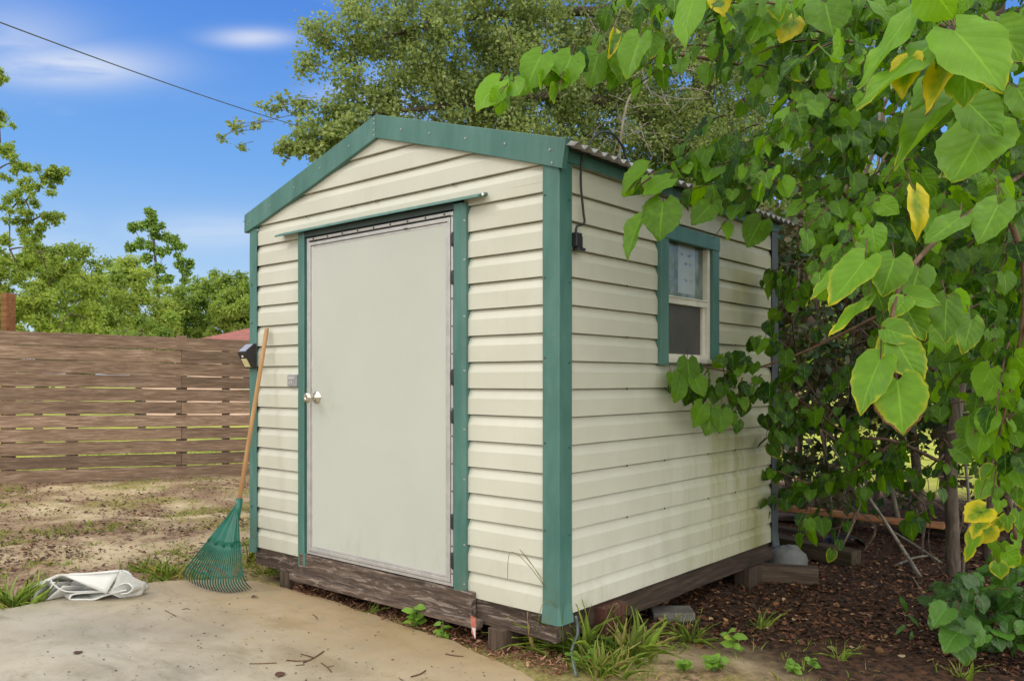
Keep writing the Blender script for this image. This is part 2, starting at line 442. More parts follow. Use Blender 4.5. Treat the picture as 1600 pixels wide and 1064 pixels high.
class MB:
    def __init__(s):
        s.v = []; s.f = []
    def add(s, vs, fs):
        b = len(s.v)
        s.v += [tuple(p) for p in vs]
        s.f += [tuple(i + b for i in f) for f in fs]
        return s
    def box(s, x0, x1, y0, y1, z0, z1):
        vs = [(x, y, z) for z in (z0, z1) for y in (y0, y1) for x in (x0, x1)]
        return s.add(vs, [(0, 2, 3, 1), (4, 5, 7, 6), (0, 1, 5, 4), (2, 6, 7, 3), (0, 4, 6, 2), (1, 3, 7, 5)])
    def obox(s, c, ax, ay, az, hx, hy, hz):
        c = Vector(c); ax = Vector(ax).normalized(); ay = Vector(ay).normalized(); az = Vector(az).normalized()
        vs = [c + ax * i * hx + ay * j * hy + az * k * hz for k in (-1, 1) for j in (-1, 1) for i in (-1, 1)]
        return s.add(vs, [(0, 2, 3, 1), (4, 5, 7, 6), (0, 1, 5, 4), (2, 6, 7, 3), (0, 4, 6, 2), (1, 3, 7, 5)])
    def prism(s, poly, vec):
        """closed polygon (3D points) extruded by vec"""
        n = len(poly); vec = Vector(vec)
        vs = [Vector(p) for p in poly] + [Vector(p) + vec for p in poly]
        fs = [tuple(range(n))[::-1], tuple(range(n, 2 * n))]
        fs += [(i, (i + 1) % n, (i + 1) % n + n, i + n) for i in range(n)]
        return s.add(vs, fs)
    def tube(s, pts, rad, n=8, caps=True):
        pts = [Vector(p) for p in pts]
        if not hasattr(rad, '__len__'):
            rad = [rad] * len(pts)
        rings = []; up = None
        for i, p in enumerate(pts):
            d = (pts[min(i + 1, len(pts) - 1)] - pts[max(i - 1, 0)])
            d = d.normalized() if d.length > 1e-9 else Vector((0, 0, 1))
            if up is None:
                up = d.orthogonal().normalized()
            up = (up - d * up.dot(d))
            up = up.normalized() if up.length > 1e-6 else d.orthogonal().normalized()
            w = d.cross(up)
            rings.append([p + (up * math.cos(2 * math.pi * k / n) + w * math.sin(2 * math.pi * k / n)) * rad[i] for k in range(n)])
        vs = [q for r in rings for q in r]
        fs = []
        for i in range(len(pts) - 1):
            for k in range(n):
                a = i * n + k; b = i * n + (k + 1) % n
                fs.append((a, b, b + n, a + n))
        if caps:
            fs.append(tuple(range(n))[::-1])
            fs.append(tuple(range((len(pts) - 1) * n, len(pts) * n)))
        return s.add(vs, fs)
    def lathe(s, origin, axis, prof, n=20):
        o = Vector(origin); a = Vector(axis).normalized(); u = a.orthogonal().normalized(); w = a.cross(u)
        vs = [o + a * h + (u * math.cos(2 * math.pi * k / n) + w * math.sin(2 * math.pi * k / n)) * max(r, 1e-4) for h, r in prof for k in range(n)]
        fs = []
        for i in range(len(prof) - 1):
            for k in range(n):
                fs.append((i * n + k, i * n + (k + 1) % n, (i + 1) * n + (k + 1) % n, (i + 1) * n + k))
        fs.append(tuple(range(n))[::-1]); fs.append(tuple(range((len(prof) - 1) * n, len(prof) * n)))
        return s.add(vs, fs)
    def grid(s, rows):
        nr, nc = len(rows), len(rows[0])
        vs = [p for r in rows for p in r]
        fs = [(i * nc + j, i * nc + j + 1, (i + 1) * nc + j + 1, (i + 1) * nc + j) for i in range(nr - 1) for j in range(nc - 1)]
        return s.add(vs, fs)
    def build(s, name, mat, parent=None, world=True, bevel=0.0, smooth=False, solid=0.0, subsurf=0):
        me = bpy.data.meshes.new(name)
        me.from_pydata(s.v, [], s.f)
        me.update()
        if smooth:
            me.polygons.foreach_set('use_smooth', [True] * len(me.polygons))
        o = link(name, me, mat, parent, world)
        if subsurf:
            m = o.modifiers.new('subsurf', 'SUBSURF'); m.levels = m.render_levels = subsurf
        if solid:
            m = o.modifiers.new('solid', 'SOLIDIFY'); m.thickness = solid; m.offset = 0
        if bevel:
            m = o.modifiers.new('bevel', 'BEVEL'); m.width = bevel; m.segments = 2; m.limit_method = 'ANGLE'
            m.harden_normals = False
        return o

def fbm(x, y, z=0.0, o=4):
    return mnoise.fractal(Vector((x, y, z)), 1.0, 2.0, o)

# ------------------------------------------------------------------ leaves (numpy batches)
def leaf_template(kind='heart', rows=12, cols=6):
    """flat leaf in (x across, y along 0..1); returns (x, y, s, v) arrays and quads"""
    if kind == 'heart':
        vk = [0, .05, .12, .22, .34, .48, .62, .75, .86, .94, 1.0]
        wk = [.14, .29, .385, .450, .475, .455, .385, .280, .155, .065, .0]
    elif kind == 'lobed':
        vk = [0, .06, .14, .26, .38, .46, .52, .60, .74, .86, 1.0]
        wk = [.18, .36, .44, .50, .46, .30, .22, .31, .26, .13, .0]
    elif kind == 'oval':
        vk = [0, .1, .25, .45, .65, .85, 1.0]
        wk = [.03, .17, .30, .36, .31, .17, .0]
    else:                                            # lance
        vk = [0, .15, .4, .7, 1.0]
        wk = [.02, .10, .16, .12, .0]
    X = []; Y = []; U = []; V = []
    for i in range(rows + 1):
        v = i / rows
        w = np.interp(v, vk, wk)
        for j in range(cols + 1):
            q = -1 + 2 * j / cols
            ser = 0.0
            if kind in ('heart', 'lobed') and abs(q) == 1 and 0 < i < rows and rows >= 10:
                ser = 0.020 if i % 2 else -0.010
            x = q * (w + ser)
            y = v
            if kind in ('heart', 'lobed'):
                y = v - 0.17 * abs(q) ** 1.6 * (1 - v) ** 2.5 - 0.035 * abs(q) * (1 - v)
            X.append(x); Y.append(y); U.append(q); V.append(v)
    F = [(i * (cols + 1) + j, i * (cols + 1) + j + 1, (i + 1) * (cols + 1) + j + 1, (i + 1) * (cols + 1) + j) for i in range(rows) for j in range(cols)]
    return np.array(X), np.array(Y), np.array(U), np.array(V), np.array(F)

TPL = {'heart': leaf_template('heart'), 'lobed': leaf_template('lobed'), 'heart_mid': leaf_template('heart', 6, 4), 'heart_low': leaf_template('heart', 4, 2),
       'oval': leaf_template('oval', 6, 2), 'oval_low': leaf_template('oval', 2, 2), 'lance': leaf_template('lance', 3, 2), 'blob': leaf_template('oval', 2, 2)}

def norm(a):
    return a / np.maximum(np.linalg.norm(a, axis=-1, keepdims=True), 1e-9)

class Leaves:
    """collects leaves: position, tip direction, normal, length, tint"""
    def __init__(s):
        s.r = {}
    def add(s, tpl, p, d, nrm, L, tint=None, fold=None, droop=None, wide=1.0):
        if tint is None:
            tint = (random.betavariate(2, 2.2), 0.0, 0.0)
        s.r.setdefault(tpl, []).append((*p, *d, *nrm, L, *tint, random.uniform(0.05, 0.55) if fold is None else fold,
                                        random.uniform(0.05, 0.5) if droop is None else droop, wide, random.random()))
    def addmany(s, tpl, A):
        s.r.setdefault(tpl, []).extend(map(tuple, A))
    def build(s, name, mat, parent=None, world=True):
        VV = []; FF = []; UV = []; TT = []; base = 0
        for tpl, rec in s.r.items():
            A = np.array(rec)
            x, y, u, v, F = TPL[tpl]
            P = A[:, 0:3]; D = norm(A[:, 3:6]); Nn = A[:, 6:9]
            Nn = norm(Nn - D * (Nn * D).sum(1, keepdims=True) + 1e-6)
            Sd = np.cross(D, Nn)
            L = A[:, 9:10]; fold = A[:, 13:14]; droop = A[:, 14:15]; wide = A[:, 15:16]; ph = A[:, 16:17]
            n = len(A)
            lx = x[None] * wide
            ly = np.repeat(y[None], n, 0)
            lz = fold * np.abs(x[None]) * (0.6 + 0.6 * np.sin(ph * 40)) - droop * ly ** 2 * 0.6
            lz += 0.035 * np.sin(6.28 * (ph * 7 + ly * (1.2 + ph) + u[None] * 0.6)) * np.abs(u[None])
            lz += 0.004 * np.cos(ly * 40 - np.abs(u[None]) * 9) * np.abs(u[None])
            lx = lx + 0.12 * np.sin(ph * 50) * ly ** 2
            Wv = P[:, None] + (Sd[:, None] * lx[..., None] + D[:, None] * ly[..., None] + Nn[:, None] * lz[..., None]) * L[:, :, None]
            VV.append(Wv.reshape(-1, 3))
            nv = len(x)
            FF.append((F[None] + (np.arange(n) * nv)[:, None, None]).reshape(-1, 4) + base)
            UV.append(np.repeat(np.stack([(u + 1) / 2, v], 1)[None], n, 0).reshape(-1, 2))
            T = np.ones((n, 4)); T[:, :3] = A[:, 10:13]
            TT.append(np.repeat(T[:, None], nv, 1).reshape(-1, 4))
            base += n * nv
        V = np.concatenate(VV).astype(np.float32); F = np.concatenate(FF).astype(np.int32)
        U = np.concatenate(UV).astype(np.float32); T = np.concatenate(TT).astype(np.float32)
        me = bpy.data.meshes.new(name)
        me.vertices.add(len(V)); me.vertices.foreach_set('co', V.ravel())
        me.loops.add(F.size); me.loops.foreach_set('vertex_index', F.ravel())
        me.polygons.add(len(F)); me.polygons.foreach_set('loop_start', np.arange(0, F.size, 4, dtype=np.int32))
        me.update(calc_edges=True)
        me.polygons.foreach_set('use_smooth', np.ones(len(F), dtype=bool))
        uv = me.uv_layers.new(name='UVMap'); uv.data.foreach_set('uv', U[F.ravel()].ravel())
        at_ = me.attributes.new('tint', 'FLOAT_COLOR', 'POINT'); at_.data.foreach_set('color', T.ravel())
        me.update()
        return link(name, me, mat, parent, world)

def rv(s=1.0):
    return Vector((random.gauss(0, s), random.gauss(0, s), random.gauss(0, s)))

def cloud(tpl, centers, radii, n, L, tint=(0.5, 0.0, 0.0), tvar=0.25, shell=0.5, updir=0.5):
    """n leaf-clump records spread through ellipsoids (numpy)"""
    out = []
    centers = np.array(centers, float); radii = np.array(radii, float)
    vol = np.prod(radii, 1) ** (2 / 3); k = RNG.choice(len(centers), n, p=vol / vol.sum())
    d = norm(RNG.normal(size=(n, 3)))
    rr = (shell + (1 - shell) * RNG.random(n)[:, None]) * RNG.random(n)[:, None] ** 0.25
    P = centers[k] + d * rr * radii[k]
    D = norm(d * 0.6 + RNG.normal(size=(n, 3)) * 0.8 + np.array([0, 0, -0.25]))
    Nn = norm(d * 0.7 + np.array([0, 0, updir]) + RNG.normal(size=(n, 3)) * 0.55)
    A = np.zeros((n, 17))
    A[:, 0:3] = P; A[:, 3:6] = D; A[:, 6:9] = Nn
    A[:, 9] = L * RNG.uniform(0.6, 1.35, n)
    clump = RNG.normal(size=len(centers)) * tvar * 0.6
    A[:, 10] = np.clip(tint[0] + clump[k] + RNG.normal(size=n) * tvar, 0, 1)
    A[:, 11] = np.clip(tint[1] + RNG.normal(size=n) * 0.12, 0, 1)
    A[:, 12] = tint[2]
    A[:, 13] = RNG.uniform(0, .5, n); A[:, 14] = RNG.uniform(0, .4, n); A[:, 15] = RNG.uniform(.8, 1.3, n); A[:, 16] = RNG.random(n)
    return A

# ------------------------------------------------------------------ sky and sun
SUN_DIR = Vector((-0.62, -0.78, 0.95)).normalized()
elev = math.asin(SUN_DIR.z)
w = bpy.data.worlds.new('World')
SC.world = w
w.use_nodes = True
wt = w.node_tree
wt.nodes.clear()
def wn(t, **k):
    x = wt.nodes.new('ShaderNode' + t)
    for a, b in k.items():
        setattr(x, a, b)
    return x
def wl(a, b):
    wt.links.new(a, b)
sky = wn('TexSky', sky_type='NISHITA')
sky.sun_disc = False
sky.sun_elevation = elev
sky.sun_rotation = math.atan2(SUN_DIR.x, SUN_DIR.y)
sky.altitude = 0; sky.air_density = 1.0; sky.dust_density = 0.6; sky.ozone_density = 3.0
bg1 = wn('Background'); bg1.inputs[1].default_value = 0.09
hs = wn('HueSaturation'); hs.inputs['Saturation'].default_value = 1.15
wl(sky.outputs[0], hs.inputs['Color']); wl(hs.outputs[0], bg1.inputs[0])
tc = wn('TexCoord')
sepd = wn('SeparateXYZ'); wl(tc.outputs['Generated'], sepd.inputs[0])
def wm(op, a, b=None, clamp=False):
    x = wn('Math', operation=op, use_clamp=clamp)
    for i, q in enumerate((a, b)):
        if q is None: continue
        if isinstance(q, bpy.types.NodeSocket): wl(q, x.inputs[i])
        else: x.inputs[i].default_value = q
    return x.outputs[0]
def wmr(v, a, b, c=0.0, d=1.0):
    x = wn('MapRange'); x.interpolation_type = 'SMOOTHSTEP'
    for i, q in enumerate((v, a, b, c, d)):
        if isinstance(q, bpy.types.NodeSocket): wl(q, x.inputs[i])
        else: x.inputs[i].default_value = q
    return x.outputs[0]
# clear-air blue by elevation
rampn = wn('ValToRGB')
e = rampn.color_ramp.elements
stops = [(0.0, (0.60, 0.76, 0.95)), (0.10, (0.47, 0.69, 0.96)), (0.24, (0.19, 0.45, 0.93)), (0.42, (0.085, 0.27, 0.83)), (1.0, (0.06, 0.20, 0.66))]
while len(e) < len(stops): e.new(0.5)
for i, (p, c) in enumerate(stops):
    e[i].position = p; e[i].color = (*c, 1)
wl(wm('MAXIMUM', sepd.outputs[2], 0.0), rampn.inputs[0])
bg2 = wn('Background'); bg2.inputs[1].default_value = SKY_BLUE
wl(rampn.outputs[0], bg2.inputs[0])
mixb = wn('MixShader'); mixb.inputs[0].default_value = 0.85
wl(bg1.outputs[0], mixb.inputs[1]); wl(bg2.outputs[0], mixb.inputs[2])
# high thin wisps and an unseen bright cloud layer added behind the camera as fill light
mp = wn('Mapping'); mp.inputs['Scale'].default_value = (1.0, 1.0, 3.2); mp.inputs['Location'].default_value = WISP_LOC
wl(tc.outputs['Generated'], mp.inputs[0])
nz = wn('TexNoise'); nz.inputs['Scale'].default_value = 2.6; nz.inputs['Detail'].default_value = 6; nz.inputs['Roughness'].default_value = 0.5; nz.inputs['Distortion'].default_value = 0.8
wl(mp.outputs[0], nz.inputs['Vector'])
wisp = wm('MULTIPLY', wmr(nz.outputs[0], 0.53, 0.76), 0.9)
low = wm('MULTIPLY', wmr(sepd.outputs[2], 0.20, 0.02), wmr(nz.outputs[0], 0.35, 0.65, 0.0, 0.35))
dotn = wn('VectorMath', operation='DOT_PRODUCT'); wl(tc.outputs['Generated'], dotn.inputs[0])
dotn.inputs[1].default_value = Vector((FW[0] * 0.75 + RT[0] * 0.1, FW[1] * 0.75 + RT[1] * 0.1, -0.30))
fill_noise = wn('TexNoise'); fill_noise.inputs['Scale'].default_value = 1.8; fill_noise.inputs['Detail'].default_value = 5
wl(tc.outputs['Generated'], fill_noise.inputs['Vector'])
deck = wmr(wm('ADD', dotn.outputs['Value'], wm('MULTIPLY', wm('SUBTRACT', fill_noise.outputs[0], 0.5), 0.7)), 0.30, -0.05)
mps = wn('Mapping'); mps.inputs['Scale'].default_value = (2.0, 2.0, 11.0); mps.inputs['Rotation'].default_value = (0.0, 0.16, 0.1)
wl(tc.outputs['Generated'], mps.inputs[0])
nzs = wn('TexNoise'); nzs.inputs['Scale'].default_value = 2.4; nzs.inputs['Detail'].default_value = 7; nzs.inputs['Roughness'].default_value = 0.55; nzs.inputs['Distortion'].default_value = 1.0
wl(mps.outputs[0], nzs.inputs['Vector'])
def blob(u, v, a, b, amp):
    d0 = (at(u, v, 1.0) - Vector((CX, CY, CZ))).normalized()
    hv = Vector((RT[0], RT[1], 0)); hv = (hv - d0 * hv.dot(d0)).normalized(); vv = d0.cross(hv)
    if vv.z < 0: vv = -vv
    sub_ = wn('VectorMath', operation='SUBTRACT'); wl(tc.outputs['Generated'], sub_.inputs[0]); sub_.inputs[1].default_value = d0
    def dt(w_, s_):
        x = wn('VectorMath', operation='DOT_PRODUCT'); wl(sub_.outputs[0], x.inputs[0]); x.inputs[1].default_value = w_ / s_
        return wm('POWER', wm('ABSOLUTE', x.outputs['Value']), 2.0)
    q = wm('ADD', wm('ADD', dt(hv, a), dt(vv, b)), wm('MULTIPLY', wm('SUBTRACT', nzs.outputs[0], 0.5), 3.2))
    return wm('MULTIPLY', wm('MULTIPLY', wm('POWER', 0.30, wm('MAXIMUM', q, 0.0)), wmr(nzs.outputs[0], 0.25, 0.70, 0.25, 1.0)), amp)
wisp = wm('MAXIMUM', wm('MULTIPLY', wisp, 0.35), wm('MAXIMUM', wm('MAXIMUM', blob(115, 105, .090, .022, .80), blob(20, 70, .075, .040, .45)), wm('MAXIMUM', blob(395, 60, .045, .010, .75), wm('MAXIMUM', blob(335, 362, .09, .022, .40), blob(600, 165, .05, .03, .35)))))
cl = wm('MAXIMUM', wm('MAXIMUM', wisp, low), deck, True)
bg3 = wn('Background'); bg3.inputs[0].default_value = (1.0, 0.985, 0.95, 1)
sided = wm('ADD', wm('MULTIPLY', sepd.outputs[0], 0.85), 1.05)  # added cloud layer made brighter on the right to lift the side wall
wl(wm('ADD', wm('MULTIPLY', deck, wm('SUBTRACT', wm('MULTIPLY', sided, SKY_FILL), SKY_WISP)), SKY_WISP), bg3.inputs[1])
mixc = wn('MixShader')
wl(cl, mixc.inputs[0]); wl(mixb.outputs[0], mixc.inputs[1]); wl(bg3.outputs[0], mixc.inputs[2])
wo = wn('OutputWorld'); wl(mixc.outputs[0], wo.inputs[0])

sl = bpy.data.lights.new('sun', 'SUN')
sl.energy = SUN_E
sl.angle = R(14)
sl.color = (1.0, 0.975, 0.935)
so = bpy.data.objects.new('sun', sl)
COL.objects.link(so)
so.rotation_euler = (-SUN_DIR).to_track_quat('-Z', 'Y').to_euler()
so.location = (-6, -8, 12)

SC.view_settings.view_transform = 'Standard'
SC.view_settings.look = 'None'
SC.view_settings.exposure = EXPOSURE
SC.view_settings.gamma = 1
SC.render.engine = 'CYCLES'
SC.cycles.max_bounces = 6
SC.cycles.transparent_max_bounces = 6
SC.cycles.use_denoising = True
# ------------------------------------------------------------------ ground and slab
SLAB = [(-2.70, -0.93), (-2.735, -0.62), (-2.64, -0.38), (-2.42, -0.14), (-2.22, -0.03), (-1.62, 0.00), (-0.94, -0.05), (-0.56, -0.08),
        (0.05, -0.20), (0.34, -0.34), (0.55, -0.75), (0.75, -2.2), (0.8, -4.6), (-4.5, -4.6), (-4.3, -3.0), (-3.2, -1.75), (-2.66, -1.18)]
def in_poly(x, y, P):
    c = False
    for i in range(len(P)):
        (x1, y1), (x2, y2) = P[i], P[i - 1]
        if (y1 > y) != (y2 > y) and x < (x2 - x1) * (y - y1) / (y2 - y1) + x1:
            c = not c
    return c
def edge_dist(x, y, P):
    m = 1e9
    for i in range(len(P)):
        (x1, y1), (x2, y2) = P[i], P[i - 1]
        dx, dy = x2 - x1, y2 - y1
        t = max(0, min(1, ((x - x1) * dx + (y - y1) * dy) / (dx * dx + dy * dy)))
        m = min(m, math.hypot(x - x1 - t * dx, y - y1 - t * dy))
    return m
SLAB_Z = 0.022
def H(x, y):
    if abs(x) > 14 or abs(y) > 14:
        return 0.03
    h = 0.022 * fbm(x * 0.9, y * 0.9, 3.0, 3) + 0.012 * fbm(x * 3.1, y * 3.1, 8.0, 3) + 0.007 * fbm(x * 9, y * 9, 1.0, 2)
    d = -0.8755 * x + 0.4832 * y
    h += 0.05 * min(1, max(0, (d - 1.5) / 5.0))
    if -3.2 < x < 1.0 and y < 0.3 and in_poly(x, y, SLAB):
        h -= 0.10 * min(1, max(0.0, edge_dist(x, y, SLAB) - 0.02) / 0.05)
    return h

def axis_coords(lo, hi, step):
    a = list(np.arange(lo, hi + step / 2, step))
    s = step; x = a[-1]; right = []
    while x < 400:
        s *= 1.35; x += s; right.append(x)
    s = step; x = a[0]; left = []
    while x > -400:
        s *= 1.35; x -= s; left.append(x)
    return left[::-1] + a + right
gx = axis_coords(-9.6, 3.6, 0.06); gy = axis_coords(-3.0, 7.5, 0.06)
g = MB()
g.grid([[(x, y, H(x, y)) for x in gx] for y in gy])
ground = g.build('ground', 'ground_soil', smooth=True)
ground['kind'] = 'structure'

outline = []
for i in range(len(SLAB)):
    a, b = Vector(SLAB[i]), Vector(SLAB[(i + 1) % len(SLAB)])
    k = max(2, int((b - a).length / 0.05))
    for j in range(k):
        p = a.lerp(b, j / k)
        q = 0.020 * fbm(p.x * 5, p.y * 5, 4.0, 4) + 0.012 * fbm(p.x * 1.4, p.y * 1.4, 9.0, 2)
        outline.append((p.x + q, p.y + q * 0.8))
m = MB()
n_ = len(outline)
rim_in = []
for i, (x, y) in enumerate(outline):
    x0, y0 = outline[i - 1]; x1, y1 = outline[(i + 1) % n_]
    t = Vector((x1 - x0, y1 - y0)).normalized()
    rim_in.append((x + t.y * 0.012, y - t.x * 0.012))
vs = [(x, y, -0.10) for x, y in outline] + [(x, y, SLAB_Z - 0.012) for x, y in outline] + [(x, y, SLAB_Z) for x, y in rim_in]
fs = [(i, (i + 1) % n_, (i + 1) % n_ + n_ * k, i + n_ * k) if False else (i + n_ * k, (i + 1) % n_ + n_ * k, (i + 1) % n_ + n_ * (k + 1), i + n_ * (k + 1)) for k in (0, 1) for i in range(n_)]
fs.append(tuple(range(2 * n_, 3 * n_)))
m.add(vs, fs)
slab = m.build('concrete_slab', 'slab_concrete')
slab['kind'] = 'structure'

# ------------------------------------------------------------------ generic timber
def beam(name, p0, p1, wd, ht, mat, parent=None, wob=0.0, nseg=14, bevel=0.004, up=(0, 0, 1), seed=0.0, square=True):
    """timber from p0 to p1 whose own x axis runs along the grain"""
    p0, p1 = Vector(p0), Vector(p1)
    X = (p1 - p0); Ln = X.length; X.normalize()
    Z = Vector(up); Z = (Z - X * Z.dot(X)).normalized(); Y = Z.cross(X)
    m = MB()
    rows = []
    for i in range(nseg + 1):
        s = i / nseg * Ln
        a = wob * fbm(s * 1.7, seed, 0.3, 3); b = wob * fbm(s * 1.7, seed + 7, 0.9, 3); c = wob * 0.4 * fbm(s, seed + 3, 2.0, 2)
        rows.append([(s, -wd / 2 + c, -ht / 2 + a), (s, wd / 2 + c, -ht / 2 + a), (s, wd / 2 + c, ht / 2 + b), (s, -wd / 2 + c, ht / 2 + b)])
    vs = [q for r in rows for q in r]; fs = []
    for i in range(nseg):
        for k in range(4):
            a = i * 4 + k; b = i * 4 + (k + 1) % 4
            fs.append((a, b, b + 4, a + 4))
    fs.append((3, 2, 1, 0)); fs.append(tuple(nseg * 4 + k for k in range(4)))
    m.add(vs, fs)
    o = m.build(name, mat, None, bevel=bevel)
    M = Matrix(((X.x, Y.x, Z.x, p0.x), (X.y, Y.y, Z.y, p0.y), (X.z, Y.z, Z.z, p0.z), (0, 0, 0, 1)))
    if parent is not None:
        o.parent = parent
        o.matrix_local = FRAME[parent.name] @ M
        FRAME[o.name] = M.inverted()
    else:
        o.matrix_world = M
        FRAME[o.name] = M.inverted()
    return o

# ------------------------------------------------------------------ the shed
XL, YB = -2.332, 2.235
PITCH, Z0 = 0.12, 0.21
shed = thing('garden_shed', (-1.166, 1.118, 0.0), 'small cream sided garden shed with green metal trim and a pale door', 'shed')

def prof(z0, z1):
    pts = []
    k0 = int((z0 - Z0) / PITCH + 1e-6)
    for k in range(k0, k0 + 40):
        zb = Z0 + k * PITCH
        for q, o in ((0, 0.0), (0.60, 0.0), (0.64, -0.0015), (0.955, -0.0165), (0.963, -0.0270), (1.0, -0.0270)):
            pts.append((zb + q * PITCH, o))
    out = []
    for (a, oa), (b, ob) in zip(pts, pts[1:]):
        if b <= z0 + 1e-9 or a >= z1 - 1e-9:
            continue
        f = lambda z: oa + (ob - oa) * ((z - a) / (b - a) if b > a + 1e-9 else 0)
        za, zb_ = max(a, z0), min(b, z1)
        if not out or abs(out[-1][0] - za) > 1e-9 or abs(out[-1][1] - f(za)) > 1e-9:
            out.append((za, f(za)))
        out.append((zb_, f(zb_)))
    return out
def siding(face, spans, z0, z1, lim=None, jitter=0.0012):
    """spans: list of (a0, a1) along the wall; lim(z) optional clip -> (lo, hi)"""
    m = MB()
    P = prof(z0, z1)
    for a0, a1 in spans:
        for (za, oa), (zb, ob) in zip(P, P[1:]):
            lo0, hi0 = (a0, a1) if not lim else (max(a0, lim(za)[0]), min(a1, lim(za)[1]))
            lo1, hi1 = (a0, a1) if not lim else (max(a0, lim(zb)[0]), min(a1, lim(zb)[1]))
            if hi0 <= lo0 or hi1 < lo1:
                continue
            ns = max(1, int((a1 - a0) / 0.12))
            row0, row1 = [], []
            for i in range(ns + 1):
                A = lo0 + (hi0 - lo0) * i / ns; B = lo1 + (hi1 - lo1) * i / ns
                ja = jitter * fbm(A * 2.2, za * 3, 1.0, 2); jb = jitter * fbm(B * 2.2, zb * 3, 1.0, 2)
                wv = 0.0010 * fbm(A * 3, round((za - Z0) / PITCH - 0.5) * 5.0, 2.0, 2)
                if face == 'front':
                    row0.append((A, -(oa + ja), za + wv)); row1.append((B, -(ob + jb), zb + wv))
                elif face == 'side':
                    row0.append((oa + ja, A, za + wv)); row1.append((ob + jb, B, zb + wv))
                elif face == 'left':
                    row0.append((XL - oa, A, za)); row1.append((XL - ob, B, zb))
                else:
                    row0.append((A, YB + oa, za)); row1.append((B, YB + ob, zb))
            m.grid([row0, row1])
    return m
GX = -1.154
gable = lambda z: (GX - (2.50 - z) / 0.293, GX + (2.50 - z) / 0.293)
siding('front', [(-2.275, -1.79)], Z0, 2.05).build('wall', 'siding', shed)
siding('front', [(-0.55, -0.055)], Z0, 2.05).build('wall', 'siding', shed)
gw = siding('front', [(-2.275, -0.055)], 2.05, 2.49, gable).build('gable_wall', 'siding', shed)
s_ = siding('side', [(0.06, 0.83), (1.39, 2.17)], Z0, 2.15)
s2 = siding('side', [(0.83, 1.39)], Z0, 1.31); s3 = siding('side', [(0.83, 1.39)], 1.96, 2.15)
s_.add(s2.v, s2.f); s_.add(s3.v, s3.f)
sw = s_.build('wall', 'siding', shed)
siding('left', [(0.06, 2.17)], Z0, 2.13).build('wall', 'siding', shed)
siding('back', [(-2.27, -0.06)], Z0, 2.49, gable).build('wall', 'siding', shed)
MB().box(XL + 0.03, -0.03, 0.06, YB - 0.03, 0.14, 0.20).build('floor_deck', 'inner_dark', shed)

_sm = {}
def screw(parent, p, nrm, mat='screw_metal', r=0.0045):
    key = (mat, r, tuple(nrm))
    if key not in _sm:
        mb = MB().lathe((0, 0, 0), nrm, [(0, r * 1.5), (0.0012, r * 1.5), (0.0012, r), (0.004, r * 0.9), (0.0046, r * 0.4)], 8)
        me = bpy.data.meshes.new('screw'); me.from_pydata(mb.v, [], mb.f); me.materials.append(MAT[mat])
        _sm[key] = me
    o = bpy.data.objects.new('screw', _sm[key]); COL.objects.link(o)
    o.parent = parent; o.location = FRAME[parent.name] @ Vector(p)
    return o

for x in (-1.78, -1.37, -1.18, -0.62):
    screw(gw, (x, -0.001, 2.123), (0, -1, 0), 'dark_screw', 0.0045)
for k in (3, 5, 8, 10, 12):
    for y in (0.525, 0.868, 1.33, 1.66):
        if not (k >= 9 and 0.8 < y < 1.43):
            screw(sw, (0.0005, y, Z0 + k * PITCH - 0.115 + 0.112), (1, 0, 0), 'dark_screw', 0.0035)
# corner trims: folded metal angles
def angle(poly, z0, z1, tilt=0.0):
    return MB().prism([(x, y, z0) for x, y in poly], (0, 0, z1 - z0))
def ctrim(cx, cy, sx, sy, z0, z1, wx=0.078, wy=0.082):
    t, o = 0.004, 0.009
    X = lambda d: cx - sx * d; Y = lambda d: cy - sy * d
    poly = [(X(wx), Y(-o)), (X(-o + 0.004), Y(-o)), (X(-o), Y(-o + 0.004)), (X(-o), Y(wy)), (X(-o + t), Y(wy)), (X(-o + t), Y(-o + t)), (X(wx), Y(-o + t))]
    rows = []
    zs = [z0 + (z1 - z0) * i / 26 for i in range(27)]
    m = MB(); n = len(poly)
    for z in zs:
        j = 0.0022 * fbm(z * 3.0, cx * 3 + cy, 5.0, 3)
        fl = 0.010 * max(0, 1 - (z - z0) / 0.03) if z0 < 0.2 else 0
        for k, (x, y) in enumerate(poly):
            m.v.append((x + sx * (j + (fl if k in (2, 3) else 0)), y + sy * (j * 0.7 + (fl if k in (0, 1) else 0)), z))
    for i in range(26):
        for k in range(n):
            m.f.append((i * n + k, i * n + (k + 1) % n, (i + 1) * n + (k + 1) % n, (i + 1) * n + k))
    m.f.append(tuple(range(n))[::-1]); m.f.append(tuple(range(26 * n, 27 * n)))
    return m.build('corner_trim', 'grey_trim' if cy > 1 and cx > -1 else 'green_trim', shed)
c1 = ctrim(0, 0, 1, -1, 0.180, 2.135)
c2 = ctrim(XL, 0, -1, -1, 0.178, 2.115, 0.07)
c3 = ctrim(0, YB, 1, 1, 0.18, 2.13)
c4 = ctrim(XL, YB, -1, 1, 0.18, 2.13)
for z in (0.55, 0.92, 1.28, 1.62, 1.97):
    screw(c1, (0.009, 0.062, z), (1, 0, 0), 'dark_screw', 0.003)
    screw(c1, (-0.066, -0.009, z + 0.02), (0, -1, 0), 'dark_screw', 0.003)
for z in (0.45, 0.95, 1.42, 1.55, 1.78):
    screw(c2, (XL + 0.02, -0.009, z), (0, -1, 0), 'dark_screw', 0.0045)

